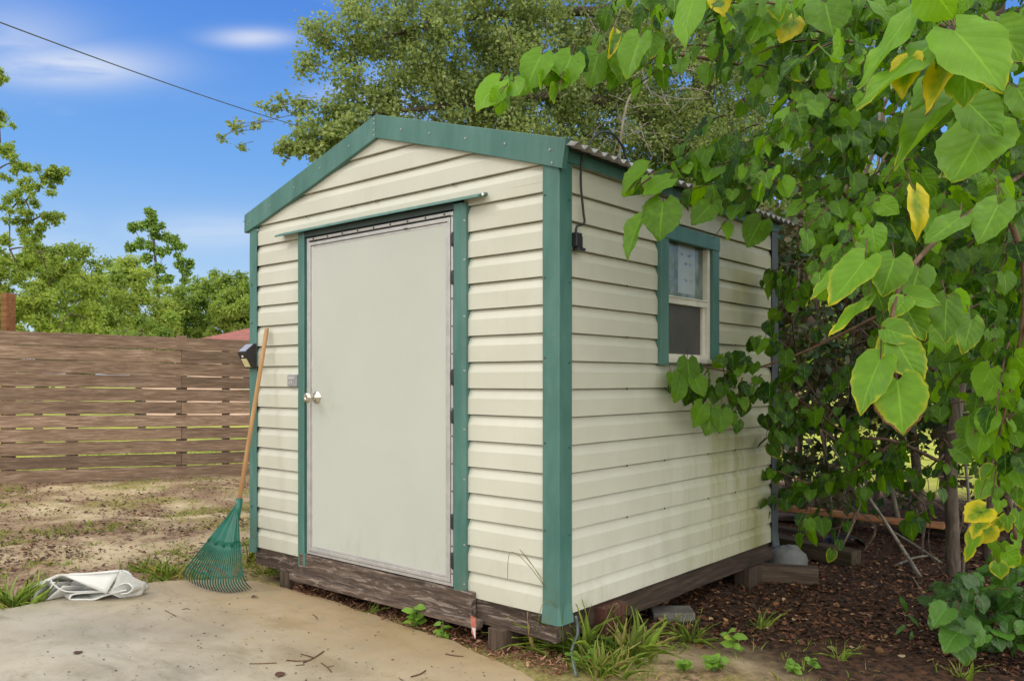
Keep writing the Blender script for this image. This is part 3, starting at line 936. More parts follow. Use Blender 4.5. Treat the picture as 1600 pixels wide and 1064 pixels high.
# rake (gable) trim boards
yo = -0.022
rl = MB().prism([(-2.374, yo, 2.205), (-2.376, yo, 2.097), (-2.262, yo, 2.122), (-1.70, yo, 2.273 + 0.004), (GX - 0.001, yo, 2.439), (GX - 0.001, yo, 2.557)], (0, 0.03, 0))
o1 = rl.build('rake_trim', 'green_trim', shed, bevel=0.0015)
rr = MB().prism([(GX + 0.001, yo, 2.557), (GX + 0.001, yo, 2.439), (-0.60, yo, 2.276 + 0.003), (-0.071, yo, 2.118), (0.034, yo, 2.084), (0.056, yo, 2.205)], (0, 0.03, 0))
o2 = rr.build('rake_trim', 'green_trim', shed, bevel=0.0015)
MB().prism([(0.0565, yo - 0.002, 2.205), (0.0345, yo - 0.002, 2.084), (0.026, yo - 0.005, 2.090), (0.040, yo - 0.0035, 2.205)], (0, 0.028, 0)).build('folded_tab', 'green_trim', o2)
for x in (-0.03, -0.28, -0.52, -0.76, -0.96):
    zz = 2.50 - 0.291 * (x - GX) + 0.018
    screw(o2, (x, yo, zz - 0.02), (0, -1, 0))
screw(o2, (-0.018, yo, 2.115), (0, -1, 0))
for x in (-2.33, -2.10, -1.86, -1.62, -1.37):
    zz = 2.50 - 0.291 * (GX - x) + 0.018
    screw(o1, (x, yo, zz - 0.02), (0, -1, 0))
screw(o1, (-2.335, yo, 2.14), (0, -1, 0))
for z in (2.452, 2.478, 2.512, 2.535):
    screw(o1, (GX - 0.012, yo, z), (0, -1, 0))

# eaves: fascia, dark flashing and the corrugated roof
for sx, x0 in ((1, 0.0), (-1, XL)):
    MB().box(*sorted((x0 + sx * 0.002, x0 + sx * 0.016)), 0.004, YB, 2.127, 2.176).build('fascia', 'green_trim', shed, bevel=0.001)
    MB().box(*sorted((x0 + sx * 0.0, x0 + sx * 0.030)), 0.010, YB + 0.02, 2.1765, 2.182).build('eave_flashing', 'flashing_shadow_dark', shed, bevel=0.001)
def roof_slope(s):
    rows = []
    ys = np.linspace(-0.015, YB + 0.06, 230)
    for k in range(7):
        d = k / 6 * 1.245
        rows.append([(GX + s * d, y, 2.541 - 0.291 * d + 0.011 * math.sin(2 * math.pi * y / 0.074)) for y in ys])
    m = MB().grid(rows if s > 0 else [r[::-1] for r in rows])
    return m.build('roof_sheet', 'roof_metal', shed, smooth=True, solid=0.004)
roof_slope(1); roof_slope(-1)
MB().prism([(GX - 0.13, 0.01, 2.520), (GX, 0.01, 2.558), (GX + 0.13, 0.01, 2.520), (GX, 0.01, 2.554)], (0, YB + 0.08, 0)).build('ridge_cap', 'green_trim', shed)

# door casing, drip cap, recess
def casing(x0, x1, z0, z1, rv_side):
    m = MB()
    y0 = -0.030
    b = 0.014
    if rv_side > 0:
        poly = [(x0, 0.02), (x0, y0 + 0.004), (x0 + 0.004, y0), (x1 - b, y0), (x1, y0 + 0.018), (x1, 0.02)]
    else:
        poly = [(x0, 0.02), (x0, y0 + 0.006), (x0 + 0.006, y0), (x1 - 0.006, y0), (x1, y0 + 0.006), (x1, 0.02)]
    n = len(poly)
    for i in range(21):
        z = z0 + (z1 - z0) * i / 20
        j = 0.002 * fbm(z * 3, x0 * 5, 2.0, 3)
        for (x, y) in poly:
            m.v.append((x + j, y + j * 0.6, z))
    for i in range(20):
        for k in range(n):
            m.f.append((i * n + k, i * n + (k + 1) % n, (i + 1) * n + (k + 1) % n, (i + 1) * n + k))
    m.f.append(tuple(range(n))[::-1]); m.f.append(tuple(range(20 * n, 21 * n)))
    return m.build('door_casing', 'green_trim', shed)
k1 = casing(-1.818, -1.762, 0.168, 2.03, 0)
k2 = casing(-0.592, -0.525, 0.166, 2.022, 1)
for z in (0.27, 0.45, 0.75, 0.98, 1.25, 1.5, 1.76, 1.94):
    screw(k2, (-0.532, -0.018, z), (0.5, -0.8, 0), 'screw_metal', 0.004)
MB().box(-1.764, -0.59, 0.006, 0.03, 0.22, 2.03).build('door_recess', 'flashing_shadow_dark', shed)
MB().prism([(-1.760, -0.034, 0.178), (-1.740, -0.034, 0.178), (-1.740, -0.034, 0.245), (-1.760, -0.034, 0.245)], (0, 0.03, 0)).build('casing_foot', 'green_trim', k1)
dc = MB()
prof_ = [(0.004, 2.064), (-0.018, 2.062), (-0.058, 2.046), (-0.062, 2.036), (-0.056, 2.035), (-0.016, 2.050), (0.004, 2.052)]
for i in range(25):
    x = -1.995 + i / 24 * 1.592
    j = 0.004 * math.sin(i / 24 * 3.1) + 0.0015 * fbm(x * 3, 1, 1, 2)
    for (y, z) in prof_:
        dc.v.append((x, y, z - 0.012 + j * 0.6))
for i in range(24):
    for k in range(7):
        dc.f.append((i * 7 + k, i * 7 + (k + 1) % 7, (i + 1) * 7 + (k + 1) % 7, (i + 1) * 7 + k))
dc.f.append(tuple(range(7))); dc.f.append(tuple(range(24 * 7, 25 * 7))[::-1])
drip = dc.build('drip_cap', 'green_trim', shed)
MB().tube([(-0.404, -0.030, 2.042), (-0.392, -0.046, 2.034), (-0.380, -0.058, 2.027), (-0.373, -0.056, 2.034)], [0.005, 0.0055, 0.004, 0.002], 8).build('bent_end', 'seam_white', drip, smooth=True)
MB().box(-1.76, -0.594, -0.024, 0.008, 2.000, 2.030).build('header_shadow', 'flashing_shadow_dark', shed)  # dark strip standing in for the shadow under the drip cap

# the door
DX0, DX1, DZ0, DZ1 = -1.744, -0.602, 0.246, 1.992
def ring(x0, x1, z0, z1, w, y0, y1):
    m = MB()
    m.box(x0, x0 + w, y0, y1, z0, z1).box(x1 - w, x1, y0, y1, z0, z1)
    m.box(x0 + w, x1 - w, y0 + 0.0004, y1, z0, z0 + w).box(x0 + w, x1 - w, y0 + 0.0004, y1, z1 - w, z1)
    return m
door = MB().box(DX0 + 0.05, DX1 - 0.045, -0.017, 0.004, DZ0 + 0.036, DZ1 - 0.050).build('door', 'door_panel', shed, bevel=0.001)
fr = ring(DX0, DX1, DZ0, DZ1, 0.015, -0.020, 0.006).build('door_frame', 'aluminium', shed, bevel=0.0015)
ring(DX0 + 0.0175, DX1 - 0.0175, DZ0 + 0.0175, DZ1 - 0.026, 0.018, -0.024, 0.006).build('edge_channel', 'aluminium', door, bevel=0.002)
ring(DX0 + 0.038, DX1 - 0.038, DZ0 + 0.036, DZ1 - 0.046, 0.0125, -0.0185, 0.005).build('edge_bead', 'aluminium', door, bevel=0.002)
MB().box(DX0 + 0.015, DX1 - 0.015, -0.004, 0.006, DZ1 - 0.0255, DZ1 - 0.0155).build('top_gap', 'dark_gap', fr)
for i in range(9):
    screw(fr, (DX0 + 0.06 + i * 0.128, -0.020, DZ1 - 0.008), (0, -1, 0), 'dark_screw', 0.0035)
for i in range(14):
    screw(fr, (DX1 - 0.006, -0.020, DZ0 + 0.06 + i * 0.128), (0, -1, 0), 'dark_screw', 0.003)
MB().box(DX1 - 0.335, DX1 - 0.312, -0.026, -0.0235, DZ1 - 0.046, DZ1 - 0.040).build('rivet_plate', 'dark_screw', door)
for a, b in ((1.827, 1.893), (1.650, 1.716), (1.182, 1.257), (1.005, 1.069), (0.514, 0.586), (0.330, 0.407)):
    h = MB().tube([(DX1 + 0.004, -0.026, a), (DX1 + 0.004, -0.026, a + (b - a) * .2), (DX1 + 0.004, -0.026, b - (b - a) * .2), (DX1 + 0.004, -0.026, b)], [0.006, 0.0095, 0.0095, 0.006], 10)
    h.box(DX1 - 0.012, DX1 + 0.004, -0.0245, -0.019, a + 0.004, b - 0.004)
    h.build('hinge', 'hinge_metal', door)
kb = MB().lathe((-1.655, -0.016, 1.113), (0, -1, 0), [(0, 0.036), (0.003, 0.036), (0.008, 0.031), (0.012, 0.018), (0.026, 0.012), (0.036, 0.013), (0.043, 0.022), (0.052, 0.0285), (0.062, 0.0295), (0.071, 0.025), (0.0755, 0.016), (0.0758, 0.010), (0.072, 0.008)], 28)
kb.build('door_knob', 'nickel', door, smooth=True)
MB().box(-1.742, -1.736, -0.0225, -0.0195, 1.07, 1.16).build('strike_plate', 'nickel', fr)

# small grey outlet cover beside the door
oc = MB().box(-1.945, -1.853, -0.010, 0.002, 1.172, 1.238).build('outlet_cover', 'cover_grey', shed, bevel=0.002)
MB().box(-1.932, -1.870, -0.013, -0.0095, 1.212, 1.228).box(-1.905, -1.893, -0.013, -0.0095, 1.180, 1.206).box(-1.928, -1.916, -0.0125, -0.0095, 1.184, 1.200).build('cover_relief', 'aluminium', oc)

# window in the side wall
WY0, WY1, WZ0, WZ1 = 0.802, 1.424, 1.283, 1.988
tw = 0.076
wf = MB()
wf.box(-0.01, 0.020, WY0, WY0 + tw, WZ0, WZ1 - tw).box(-0.01, 0.020, WY1 - tw, WY1, WZ0 + 0.03, WZ1 - tw)
wf.box(-0.01, 0.023, WY0 - 0.004, WY1 + 0.002, WZ1 - tw, WZ1)
win = wf.build('window', 'green_trim', shed, bevel=0.002)
screw(win, (0.023, WY1 - 0.04, WZ1 - 0.045), (1, 0, 0), 'screw_metal', 0.004)
IY0, IY1, IZ0, IZ1 = WY0 + tw, WY1 - tw, 1.318, WZ1 - tw
MB().box(-0.055, 0.012, IY0 - 0.002, IY1 + 0.002, IZ0 - 0.022, IZ0).build('window_sill', 'sash_white', win, bevel=0.001)
sash = MB()
zr = 1.622
sash.box(-0.032, 0.004, IY1 - 0.030, IY1 - 0.002, IZ0, IZ1)
sash.box(-0.034, 0.001, IY0, IY1 - 0.030, zr - 0.026, zr + 0.004)
sash.box(-0.034, 0.006, IY0, IY1 - 0.030, zr + 0.0045, zr + 0.012)
sash.box(-0.034, 0.000, IY0, IY1 - 0.030, IZ0 + 0.0005, IZ0 + 0.022)
sash.box(-0.040, -0.010, IY1 - 0.062, IY1 - 0.0305, IZ0 + 0.022, zr - 0.026)
sash.box(-0.034, -0.004, IY0 + 0.0005, IY0 + 0.012, IZ0 + 0.022, zr - 0.026)
sash.build('sash', 'sash_white', win, bevel=0.0012)
def m_pane():
    n = N('pane_label')
    o = n.pos(); x, y, z = n.xyz(o)
    c = n.mix(n.mr(n.noise(n.map(o, (1, 4, 3)), 3, 5, 0.6), 0.3, 0.7), (0.085, 0.12, 0.11), (0.23, 0.29, 0.27))
    pap = n.math('MULTIPLY', n.mr(y, 1.045, 1.055), n.math('MULTIPLY', n.mr(y, 1.235, 1.225), n.mr(z, 1.655, 1.665)))
    c = n.mix(n.math('MULTIPLY', pap, 0.75), c, (0.42, 0.47, 0.46))
    wv = n.n('TexWave', wave_type='BANDS', bands_direction='Z')
    n.put(wv.inputs['Vector'], o); n.put(wv.inputs['Scale'], 7.0); n.put(wv.inputs['Distortion'], 1.2)
    lines = n.math('MULTIPLY', n.mr(wv.outputs[1], 0.62, 0.8), n.math('MULTIPLY', n.mr(y, 1.07, 1.09), n.mr(y, 1.21, 1.18)))
    blk = n.math('MULTIPLY', n.mr(n.noise(n.map(o, (1, 14, 20)), 1.0, 2), 0.50, 0.60), n.mr(z, 1.70, 1.74))
    c = n.mix(n.math('MULTIPLY', n.math('MULTIPLY', lines, blk), 0.8), c, (0.10, 0.13, 0.24))
    c = n.mix(n.math('MULTIPLY', n.mr(n.noise(o, 45, 4), 0.58, 0.7), 0.5), c, (0.36, 0.38, 0.36))
    MAT['pane_label'] = n.done(n.bsdf(c, 0.12, None, 0, 0.6))
    n = N('pane_screen')
    o = n.pos()
    c = n.mix(n.mr(n.noise(o, 5, 5), 0.3, 0.7), (0.050, 0.046, 0.046), (0.085, 0.078, 0.076))
    MAT['pane_screen'] = n.done(n.bsdf(c, 0.5, None, 0, 0.5))
m_pane()
MB().box(-0.036, -0.026, IY0 - 0.004, IY1 - 0.030, zr + 0.012, IZ1 + 0.004).build('pane', 'pane_label', win)
MB().box(-0.036, -0.024, IY0 + 0.012, IY1 - 0.062, IZ0 + 0.022, zr - 0.026).build('pane', 'pane_screen', win)

# floor frame under the walls
beam('rim_joist', (XL + 0.03, 0.030, 0.155), (-0.02, 0.030, 0.150), 0.04, 0.108, 'beam_wood', shed, 0.006, 20)
beam('rim_joist', (-0.035, 0.06, 0.150), (-0.035, YB - 0.02, 0.150), 0.04, 0.110, 'dark_beam_wood', shed, 0.010, 20)
beam('rim_joist', (XL + 0.04, 0.06, 0.155), (XL + 0.04, YB - 0.02, 0.155), 0.04, 0.10, 'dark_beam_wood', shed, 0.006, 14)
beam('rim_joist', (XL + 0.03, YB - 0.04, 0.155), (-0.02, YB - 0.04, 0.155), 0.04, 0.10, 'dark_beam_wood', shed, 0.006, 14)
beam('sill_board', (-1.80, -0.013, 0.176), (-0.475, -0.013, 0.172), 0.036, 0.134, 'beam_wood', shed, 0.006, 24, seed=3)
beam('skid_board', (-1.86, -0.034, 0.108), (-0.42, -0.034, 0.106), 0.046, 0.038, 'beam_wood', shed, 0.006, 20, seed=8)
beam('skid_end', (-1.885, 0.015, 0.115), (-1.80, 0.015, 0.112), 0.05, 0.10, 'dark_beam_wood', shed, 0.004, 3, seed=2)
tagm = MB().prism([(-0.445, -0.061, 0.070), (-0.420, -0.0615, 0.055), (-0.4185, -0.0615, 0.145), (-0.452, -0.061, 0.150)], (0, 0.002, 0)).build('peeling_tag', 'tag_red', shed)
MB().prism([(-0.440, -0.0635, 0.098), (-0.4215, -0.0635, 0.053), (-0.4195, -0.0635, 0.098)], (0, 0.002, 0)).build('tag_scrap', 'tag_white', tagm)
# ------------------------------------------------------------------ supports
def pier(x, y, z1, sx, sy, mat, name, label, cat, top=None):
    p = beam(name, (x, y, -0.05), (x, y, z1), sx, sy, mat, None, 0.002, 6, 0.004, up=(0, 1, 0))
    return tag(p, label, cat)
pr = beam('wooden_pier', (-0.012, 0.368, -0.06), (-0.012, 0.368, 0.196), 0.17, 0.11, 'dark_beam_wood', None, 0.003, 6, 0.004, up=(1, 0, 0))
pr.data.materials.clear()
n = N('pier_paint'); o_ = n.obj()
st = n.noise(n.map(o_, (1.2, 22, 22)), 2.0, 7, 0.65, 0.4)
c_ = n.ramp(st, [(0.3, (0.035, 0.014, 0.010)), (0.55, (0.095, 0.040, 0.028)), (0.8, (0.14, 0.07, 0.05))])
wh = n.mr(n.noise(n.map(o_, (2.0, 26, 26), (3, 1, 0)), 1.3, 6, 0.6), 0.60, 0.66)
c_ = n.mix(n.math('MULTIPLY', wh, 0.8), c_, (0.42, 0.38, 0.36))
MAT['pier_paint'] = n.done(n.bsdf(c_, 0.75, n.bump(st, 0.4, 0.005), 0, 0.25))
pr.data.materials.append(MAT['pier_paint'])
tag(pr, 'reddish brown wooden pier with white paint streaks under the side wall', 'pier')
p2_ = beam('wooden_pier', (-0.03, 1.89, -0.06), (-0.03, 1.89, 0.105), 0.16, 0.10, 'dark_beam_wood', None, 0.003, 5, 0.004, up=(1, 0, 0))
tag(p2_, 'dull grey wooden pier under the far end of the side wall', 'pier')
p3_ = beam('wooden_pier', (-0.33, 0.035, -0.06), (-0.33, 0.035, 0.105), 0.13, 0.09, 'dark_beam_wood', None, 0.003, 5, 0.004, up=(1, 0, 0))
tag(p3_, 'squat grey wooden block under the front wall right of the door', 'pier')
p4_ = beam('wooden_pier', (-2.0, 0.07, -0.06), (-2.0, 0.07, 0.10), 0.13, 0.09, 'dark_beam_wood', None, 0.003, 5, 0.004, up=(1, 0, 0))
tag(p4_, 'dark wooden block under the front wall left of the door', 'pier')
q = gr(1050, 966)
bl = MB().obox((q.x, q.y, 0.012), (0.75, 0.6, 0.02), (-0.6, 0.75, 0), (0, 0, 1), 0.105, 0.075, 0.035).build('concrete_block', 'block_concrete', None, bevel=0.006)
tag(rebase(bl, (q.x, q.y, 0)), 'flat grey concrete block lying in the dirt beside the shed side wall', 'block')
stp = MB()
pts = [(0.016, 0.10, 0.20), (0.022, 0.105, 0.13), (0.055, 0.02, 0.085), (0.10, -0.03, 0.05), (0.125, -0.045, 0.005)]
cur = []
for i in range(17):
    t = i / 16 * 4; k = min(3, int(t)); f = t - k
    P0, P1, P2, P3 = (Vector(pts[max(0, min(4, k + d))]) for d in (-1, 0, 1, 2))
    cur.append(0.5 * ((2 * P1) + (-P0 + P2) * f + (2 * P0 - 5 * P1 + 4 * P2 - P3) * f * f + (-P0 + 3 * P1 - 3 * P2 + P3) * f ** 3))
wv_ = Vector((0.6, 0.8, 0)).normalized()
stp.grid([[p - wv_ * 0.006, p, p + wv_ * 0.006] for p in cur])
st_ = stp.build('tie_down_strap', 'strap_grey', None, solid=0.003, smooth=True)
tag(rebase(st_, (0.016, 0.10, 0.0)), 'grey tie down strap curling from under the corner trim into the grass', 'strap')

# ------------------------------------------------------------------ solar light on the left corner
SLX, SLZ = -2.300, 1.275
sol = thing('solar_light', (SLX, -0.012, SLZ), 'black wedge shaped solar light on the left corner trim of the shed', 'lamp')
w2 = 0.044
pf = [(-0.011, 0.0), (-0.011, 0.150), (-0.030, 0.150), (-0.088, 0.100), (-0.086, 0.088), (-0.040, 0.004)]
MB().prism([(SLX - w2, y, SLZ + z) for y, z in pf], (2 * w2, 0, 0)).build('housing', 'black_plastic', sol, bevel=0.003)
def on_edge(a, b, t, off):
    (y0, z0), (y1, z1) = a, b
    d = Vector((y1 - y0, z1 - z0)); nr_ = Vector((d.y, -d.x)).normalized()
    p = Vector((y0, z0)) + d * t + nr_ * off
    return p
a, b = pf[2], pf[3]
P = [on_edge(a, b, t, -0.0015) for t in (0.06, 0.94)]
MB().prism([(SLX - w2 + 0.006, P[0].x, SLZ + P[0].y), (SLX + w2 - 0.006, P[0].x, SLZ + P[0].y), (SLX + w2 - 0.006, P[1].x, SLZ + P[1].y), (SLX - w2 + 0.006, P[1].x, SLZ + P[1].y)], (0, -0.001, 0.002)).build('solar_panel', 'solar_cell', sol)
a, b = pf[4], pf[5]
P = [on_edge(a, b, t, -0.001) for t in (0.34, 0.90)]
MB().prism([(SLX - w2 + 0.014, P[0].x, SLZ + P[0].y), (SLX + w2 - 0.014, P[0].x, SLZ + P[0].y), (SLX + w2 - 0.014, P[1].x, SLZ + P[1].y), (SLX - w2 + 0.014, P[1].x, SLZ + P[1].y)], (0, -0.002, -0.002)).build('led_panel', 'lamp_lens', sol)
P = on_edge(a, b, 0.18, 0.0)
MB().lathe((SLX, P.x, SLZ + P.y), (0, -0.86, -0.5), [(0, 0.008), (0.004, 0.007), (0.007, 0.003)], 12).build('motion_sensor', 'sash_white', sol, smooth=True)

# ------------------------------------------------------------------ black cable with a connector on the side wall
def smooth_path(pts, k=8):
    out = []
    pts = [Vector(p) for p in pts]
    for i in range(len(pts) - 1):
        P0, P1, P2, P3 = pts[max(0, i - 1)], pts[i], pts[i + 1], pts[min(len(pts) - 1, i + 2)]
        for j in range(k):
            f = j / k
            out.append(0.5 * ((2 * P1) + (-P0 + P2) * f + (2 * P0 - 5 * P1 + 4 * P2 - P3) * f * f + (-P0 + 3 * P1 - 3 * P2 + P3) * f ** 3))
    out.append(pts[-1])
    return out
cab = thing('black_cable', (0.012, 0.105, 1.785), 'thin black cable looping over the roof edge down to a connector on the side wall', 'cable')
path = smooth_path([(0.045, 0.50, 2.158), (0.052, 0.465, 2.150), (0.055, 0.435, 2.19), (0.055, 0.40, 2.262), (0.055, 0.31, 2.300), (0.052, 0.21, 2.275), (0.046, 0.145, 2.205), (0.030, 0.125, 2.14), (0.022, 0.128, 2.05),
                    (0.020, 0.150, 1.93), (0.020, 0.158, 1.892), (0.020, 0.140, 1.875), (0.020, 0.112, 1.868), (0.020, 0.098, 1.855), (0.018, 0.098, 1.83)])
MB().tube(path, 0.0052, 8).build('wire', 'cable_black', cab, smooth=True)
MB().box(0.002, 0.030, 0.088, 0.128, 1.775, 1.836).box(0.008, 0.024, 0.128, 0.142, 1.772, 1.825).box(0.006, 0.036, 0.093, 0.146, 1.760, 1.774).build('connector', 'black_plastic', cab, bevel=0.003)

# ------------------------------------------------------------------ leaf rake
rk = thing('leaf_rake', (-2.34, -0.28, SLAB_Z), 'green plastic leaf rake with wooden handle leaning on the shed', 'rake')
A = at(373, 788, 4.70)
top = at(420, 514, 4.815)
top = Vector((-2.132, -0.022, 1.512))
hd = (top - A).normalized()
MB().tube([A - hd * 0.10, A + hd * 0.3, A + hd * 0.7, top - hd * 0.01, top], [0.0125, 0.0128, 0.0125, 0.0128, 0.010], 12).build('handle', 'handle_wood', rk, smooth=True)
Lp, Cp, Rp = gr(281, 904, SLAB_Z + 0.012), gr(338, 924, SLAB_Z + 0.004), gr(388, 920, SLAB_Z + 0.008)
ctrl = 2 * Cp - 0.5 * (Lp + Rp)
E_ = lambda f: Lp * (1 - f) ** 2 + ctrl * 2 * f * (1 - f) + Rp * f * f
nrm_ = (Rp - A).cross(Lp - A).normalized()
if nrm_.dot(Vector((CX, CY, CZ)) - A) < 0: nrm_ = -nrm_
def fan(f, r, lift=True):
    p = A.lerp(E_(f), r)
    return p + nrm_ * (0.045 * math.sin(min(r, 0.82) / 0.82 * math.pi * 0.55) * (1 - ((f - 0.5) * 1.3) ** 2) - (0.055 * ((r - 0.82) / 0.18) ** 2 if r > 0.82 else 0))
hm = MB()
NF = 33
rows = []
for i in range(9):
    r = 0.02 + 0.445 * i / 8
    row = []
    for j in range(NF):
        f = j / (NF - 1)
        wid = max(r, 0.10 + 0.0 * r)
        p = fan(f, r)
        if r < 0.12:
            p = p.lerp(A.lerp(E_(0.5), r), 0) + (E_(f) - E_(0.5)) * (0.045 - r * 0.37)
        rib = 0.014 * sum(math.exp(-((f - c0) / 0.028) ** 2) for c0 in (0.03, 0.27, 0.52, 0.77, 0.97))
        p = p + nrm_ * rib
        row.append(p)
    rows.append(row)
hm.grid(rows)
head = hm.build('rake_head', 'rake_green', rk, solid=0.005, smooth=True)
MB().tube([A + hd * 0.035, A - hd * 0.02, A - hd * 0.12], [0.019, 0.021, 0.016], 14).build('socket', 'rake_green', head, smooth=True)
NT = 24
for j in range(NT):
    f = 0.012 + 0.976 * j / (NT - 1)
    pts = [fan(f, r) for r in (0.44, 0.55, 0.66, 0.76, 0.83, 0.88, 0.94, 1.0)]
    MB().tube(pts, [0.0046, 0.0044, 0.0043, 0.0043, 0.0045, 0.0042, 0.0038, 0.0032], 6).build('tine', 'rake_green', rk, smooth=True)
for r0 in (0.815,):
    MB().tube([fan(i / 30, r0) - nrm_ * 0.003 for i in range(31)], 0.0030, 6).build('cross_brace', 'rake_green', rk, smooth=True)

# ------------------------------------------------------------------ folded white vinyl sheet on the slab edge
vin = thing('vinyl_sheet', gr(120, 938, SLAB_Z), 'folded stiff white vinyl sheet lying on the edge of the slab', 'sheet')
vb = gr(140, 938, SLAB_Z)
ex = Vector((RT[0], RT[1], 0))              # along the picture
ey = Vector((FW[0], FW[1], 0))              # away from the camera
def V3(u, v, back=0.0):
    s = CZ * 0 + 4.62 / F_PX
    p = vb + ex * ((u - 140) * s) + Vector((0, 0, (938 - v) * s)) + ey * back
    return p
def fold_sheet(name, edge, shift, rows=9, flat=0.0):
    """strip whose front edge follows the curve 'edge' (photo-plane points) and runs back by 'shift'"""
    cur = smooth_path([V3(*p) for p in edge], 6)
    g_ = []
    for i in range(rows):
        t = i / (rows - 1)
        row = []
        for k, p in enumerate(cur):
            q = p + Vector(shift(t, k / (len(cur) - 1)))
            if flat: q.z = SLAB_Z + (q.z - SLAB_Z) * (1 - flat * t)
            z0 = SLAB_Z + 0.004
            if q.z < z0: q.z = z0
            row.append(q)
        g_.append(row)
    return MB().grid(g_).build(name, 'vinyl_white', vin, solid=0.006, smooth=True)
def sh1(t, k):
    v = ex * (-0.24 * t) + ey * (0.20 * t)
    v.z = 0.010 * math.sin(k * 19 + t * 5) * t
    return v
fold_sheet('large_fold', [(166, 925), (150, 924), (125, 925), (105, 924), (92, 918), (84, 910), (84, 903), (92, 900), (104, 899), (118, 899), (150, 897), (184, 894)], sh1, flat=.78)
def sh2(t, k):
    v = ex * (-0.16 * t) + ey * (0.16 * t)
    return v
fold_sheet('lower_fold', [(196, 922), (180, 926), (160, 932), (140, 940), (122, 943), (112, 940), (112, 932), (120, 928), (145, 926), (172, 925)], sh2, flat=.5)
fold_sheet('inner_layer', [(88, 924), (90, 908), (98, 903), (130, 902), (180, 898), (196, 912)], lambda t, k: ey * (0.09 + .02 * t) + Vector((0, 0, -.10 * t)), rows=6)
fl = []
for i in range(8):
    t = i / 7
    a = V3(98, 900).lerp(V3(186, 893.5, 0.03), t); b = V3(102, 901).lerp(V3(169, 926, -0.03), t)
    fl.append([a.lerp(b, s) + Vector((0, 0, 0.012 * math.sin(s * 3.1) * t)) for s in [k / 6 for k in range(7)]])
MB().grid(fl).build('top_flap', 'vinyl_white', vin, solid=0.006, smooth=True)
def sh3(t, k):
    v = ex * (0.10 * t) + ey * (0.10 * t); v.z = -0.09 * t
    return v
fold_sheet('end_fold', [(186, 894), (181, 903), (178, 912), (172, 922), (170, 927)], sh3)
fold_sheet('crumpled_end', [(176, 921), (186, 914), (196, 912), (204, 919), (198, 926), (186, 928)], lambda t, k: ex * (0.02 * t) + ey * (0.16 * t) + Vector((0, 0, -0.03 * t)))
for k, (u0, u1, h) in enumerate(((50, 92, 27), (60, 86, 18), (70, 100, 12))):
    fold_sheet('wrinkle', [(u0 - 2, 946), (u0 + 8, 938 - h * .3), (u0 + 20, 934 - h * .8), (u1, 928 - h)], lambda t, q, k=k: ex * (0.03 * t * (k + 1)) + ey * (0.13 * t) + Vector((0, 0, -0.03 * t * q)))

# ------------------------------------------------------------------ fence
f0 = Vector((-7.545, 1.65, 0.0)); fd = Vector((0.4832, 0.8755, 0.0)); fn = Vector((-0.8755, 0.4832, 0.0))
fence = thing('board_fence', f0, 'weathered brown fence of horizontal boards with narrow gaps', 'fence', rz=math.atan2(fd.y, fd.x))
def top_z(s):
    return 1.732 - 0.026 * s - 0.004 * s * s * 0.2
posts_s = [-7.2, -5.0, -2.75, -0.62, 0.55, 1.05, 3.1, 5.2, 7.4]
for s in posts_s:
    p = f0 + fd * s + fn * 0.075
    wpost = 0.12 if s in (-0.62, 0.55) else 0.09
    beam('fence_post', (p.x, p.y, -0.1), (p.x, p.y, top_z(s) - (0.0 if s != 0.55 else -0.025)), wpost, 0.09, 'fence_wood', fence, 0.002, 4, 0.004, up=(fn.x, fn.y, 0))
joints = [[-7.2, -2.75, 3.1, 9.6], [-7.2, -5.0, 0.55, 5.2, 9.6], [-7.2, -2.75, 5.2, 9.6], [-7.2, -5.0, 0.55, 7.4, 9.6]]
NB = 11
for r in range(NB):
    J = joints[r % 4]
    for a, b in zip(J, J[1:]):
        # built in the fence's own frame: x along the boards
        m = MB(); nseg = int((b - a) / 0.10)
        sd = r * 9.1 + a
        tilt = random.uniform(-0.006, 0.006); yoff = random.uniform(-0.009, 0.007)
        for i in range(nseg + 1):
            s = a + 0.001 + (b - a - 0.002) * i / nseg
            tz = top_z(s); hgt = (tz - 0.045) / NB
            zt = tz - r * hgt; zb = zt - hgt
            gapw = 0.0060 + (0.0125 * (min(1, max(0, s + 0.5)) if r < 5 else 1.0) * (0.75 + 0.25 * math.sin(r * 2.1 + 1)) if 2 < r < 10 else 0.0)
            e1 = 0.008 * fbm(s * 1.1, sd, 0.0, 4) + 0.005 * fbm(s * 4, sd, 5.0, 2); e2 = 0.008 * fbm(s * 1.1, sd + 31, 0.0, 4) + 0.005 * fbm(s * 4, sd, 7.0, 2)
            if r in (2, 8): e1 += 0.016 * max(0, fbm(s * 2.3, sd, 2.0, 2))
            if r in (2, 6): e2 -= 0.012 * max(0, fbm(s * 1.9, sd + 4, 2.0, 2))
            yy = 0.004 * fbm(s * 0.8, sd, 9.0, 2) + yoff
            q = tilt * (i / nseg - 0.5)
            m.v += [(s, -0.012 + yy, zb + gapw / 2 + e2 + q), (s, 0.012 + yy, zb + gapw / 2 + e2 + q), (s, 0.012 + yy, zt - gapw / 2 + e1 + q), (s, -0.012 + yy, zt - gapw / 2 + e1 + q)]
        for i in range(nseg):
            for k in range(4):
                c0 = i * 4 + k; d0 = i * 4 + (k + 1) % 4
                m.f.append((c0, d0, d0 + 4, c0 + 4))
        m.f.append((3, 2, 1, 0)); m.f.append(tuple(nseg * 4 + k for k in range(4)))
        m.build('board', 'fence_wood', fence, world=False, bevel=0.003)

# brown post standing behind the fence
pp = at(13, 520, 9.75)
bp = beam('wooden_post', (pp.x, pp.y, -0.1), (pp.x, pp.y, 2.235), 0.12, 0.10, 'post_wood', None, 0.002, 5, 0.005, up=(1, 0.3, 0))
tag(bp, 'orange brown wooden post rising above the fence at the far left', 'post')
cap_ = None

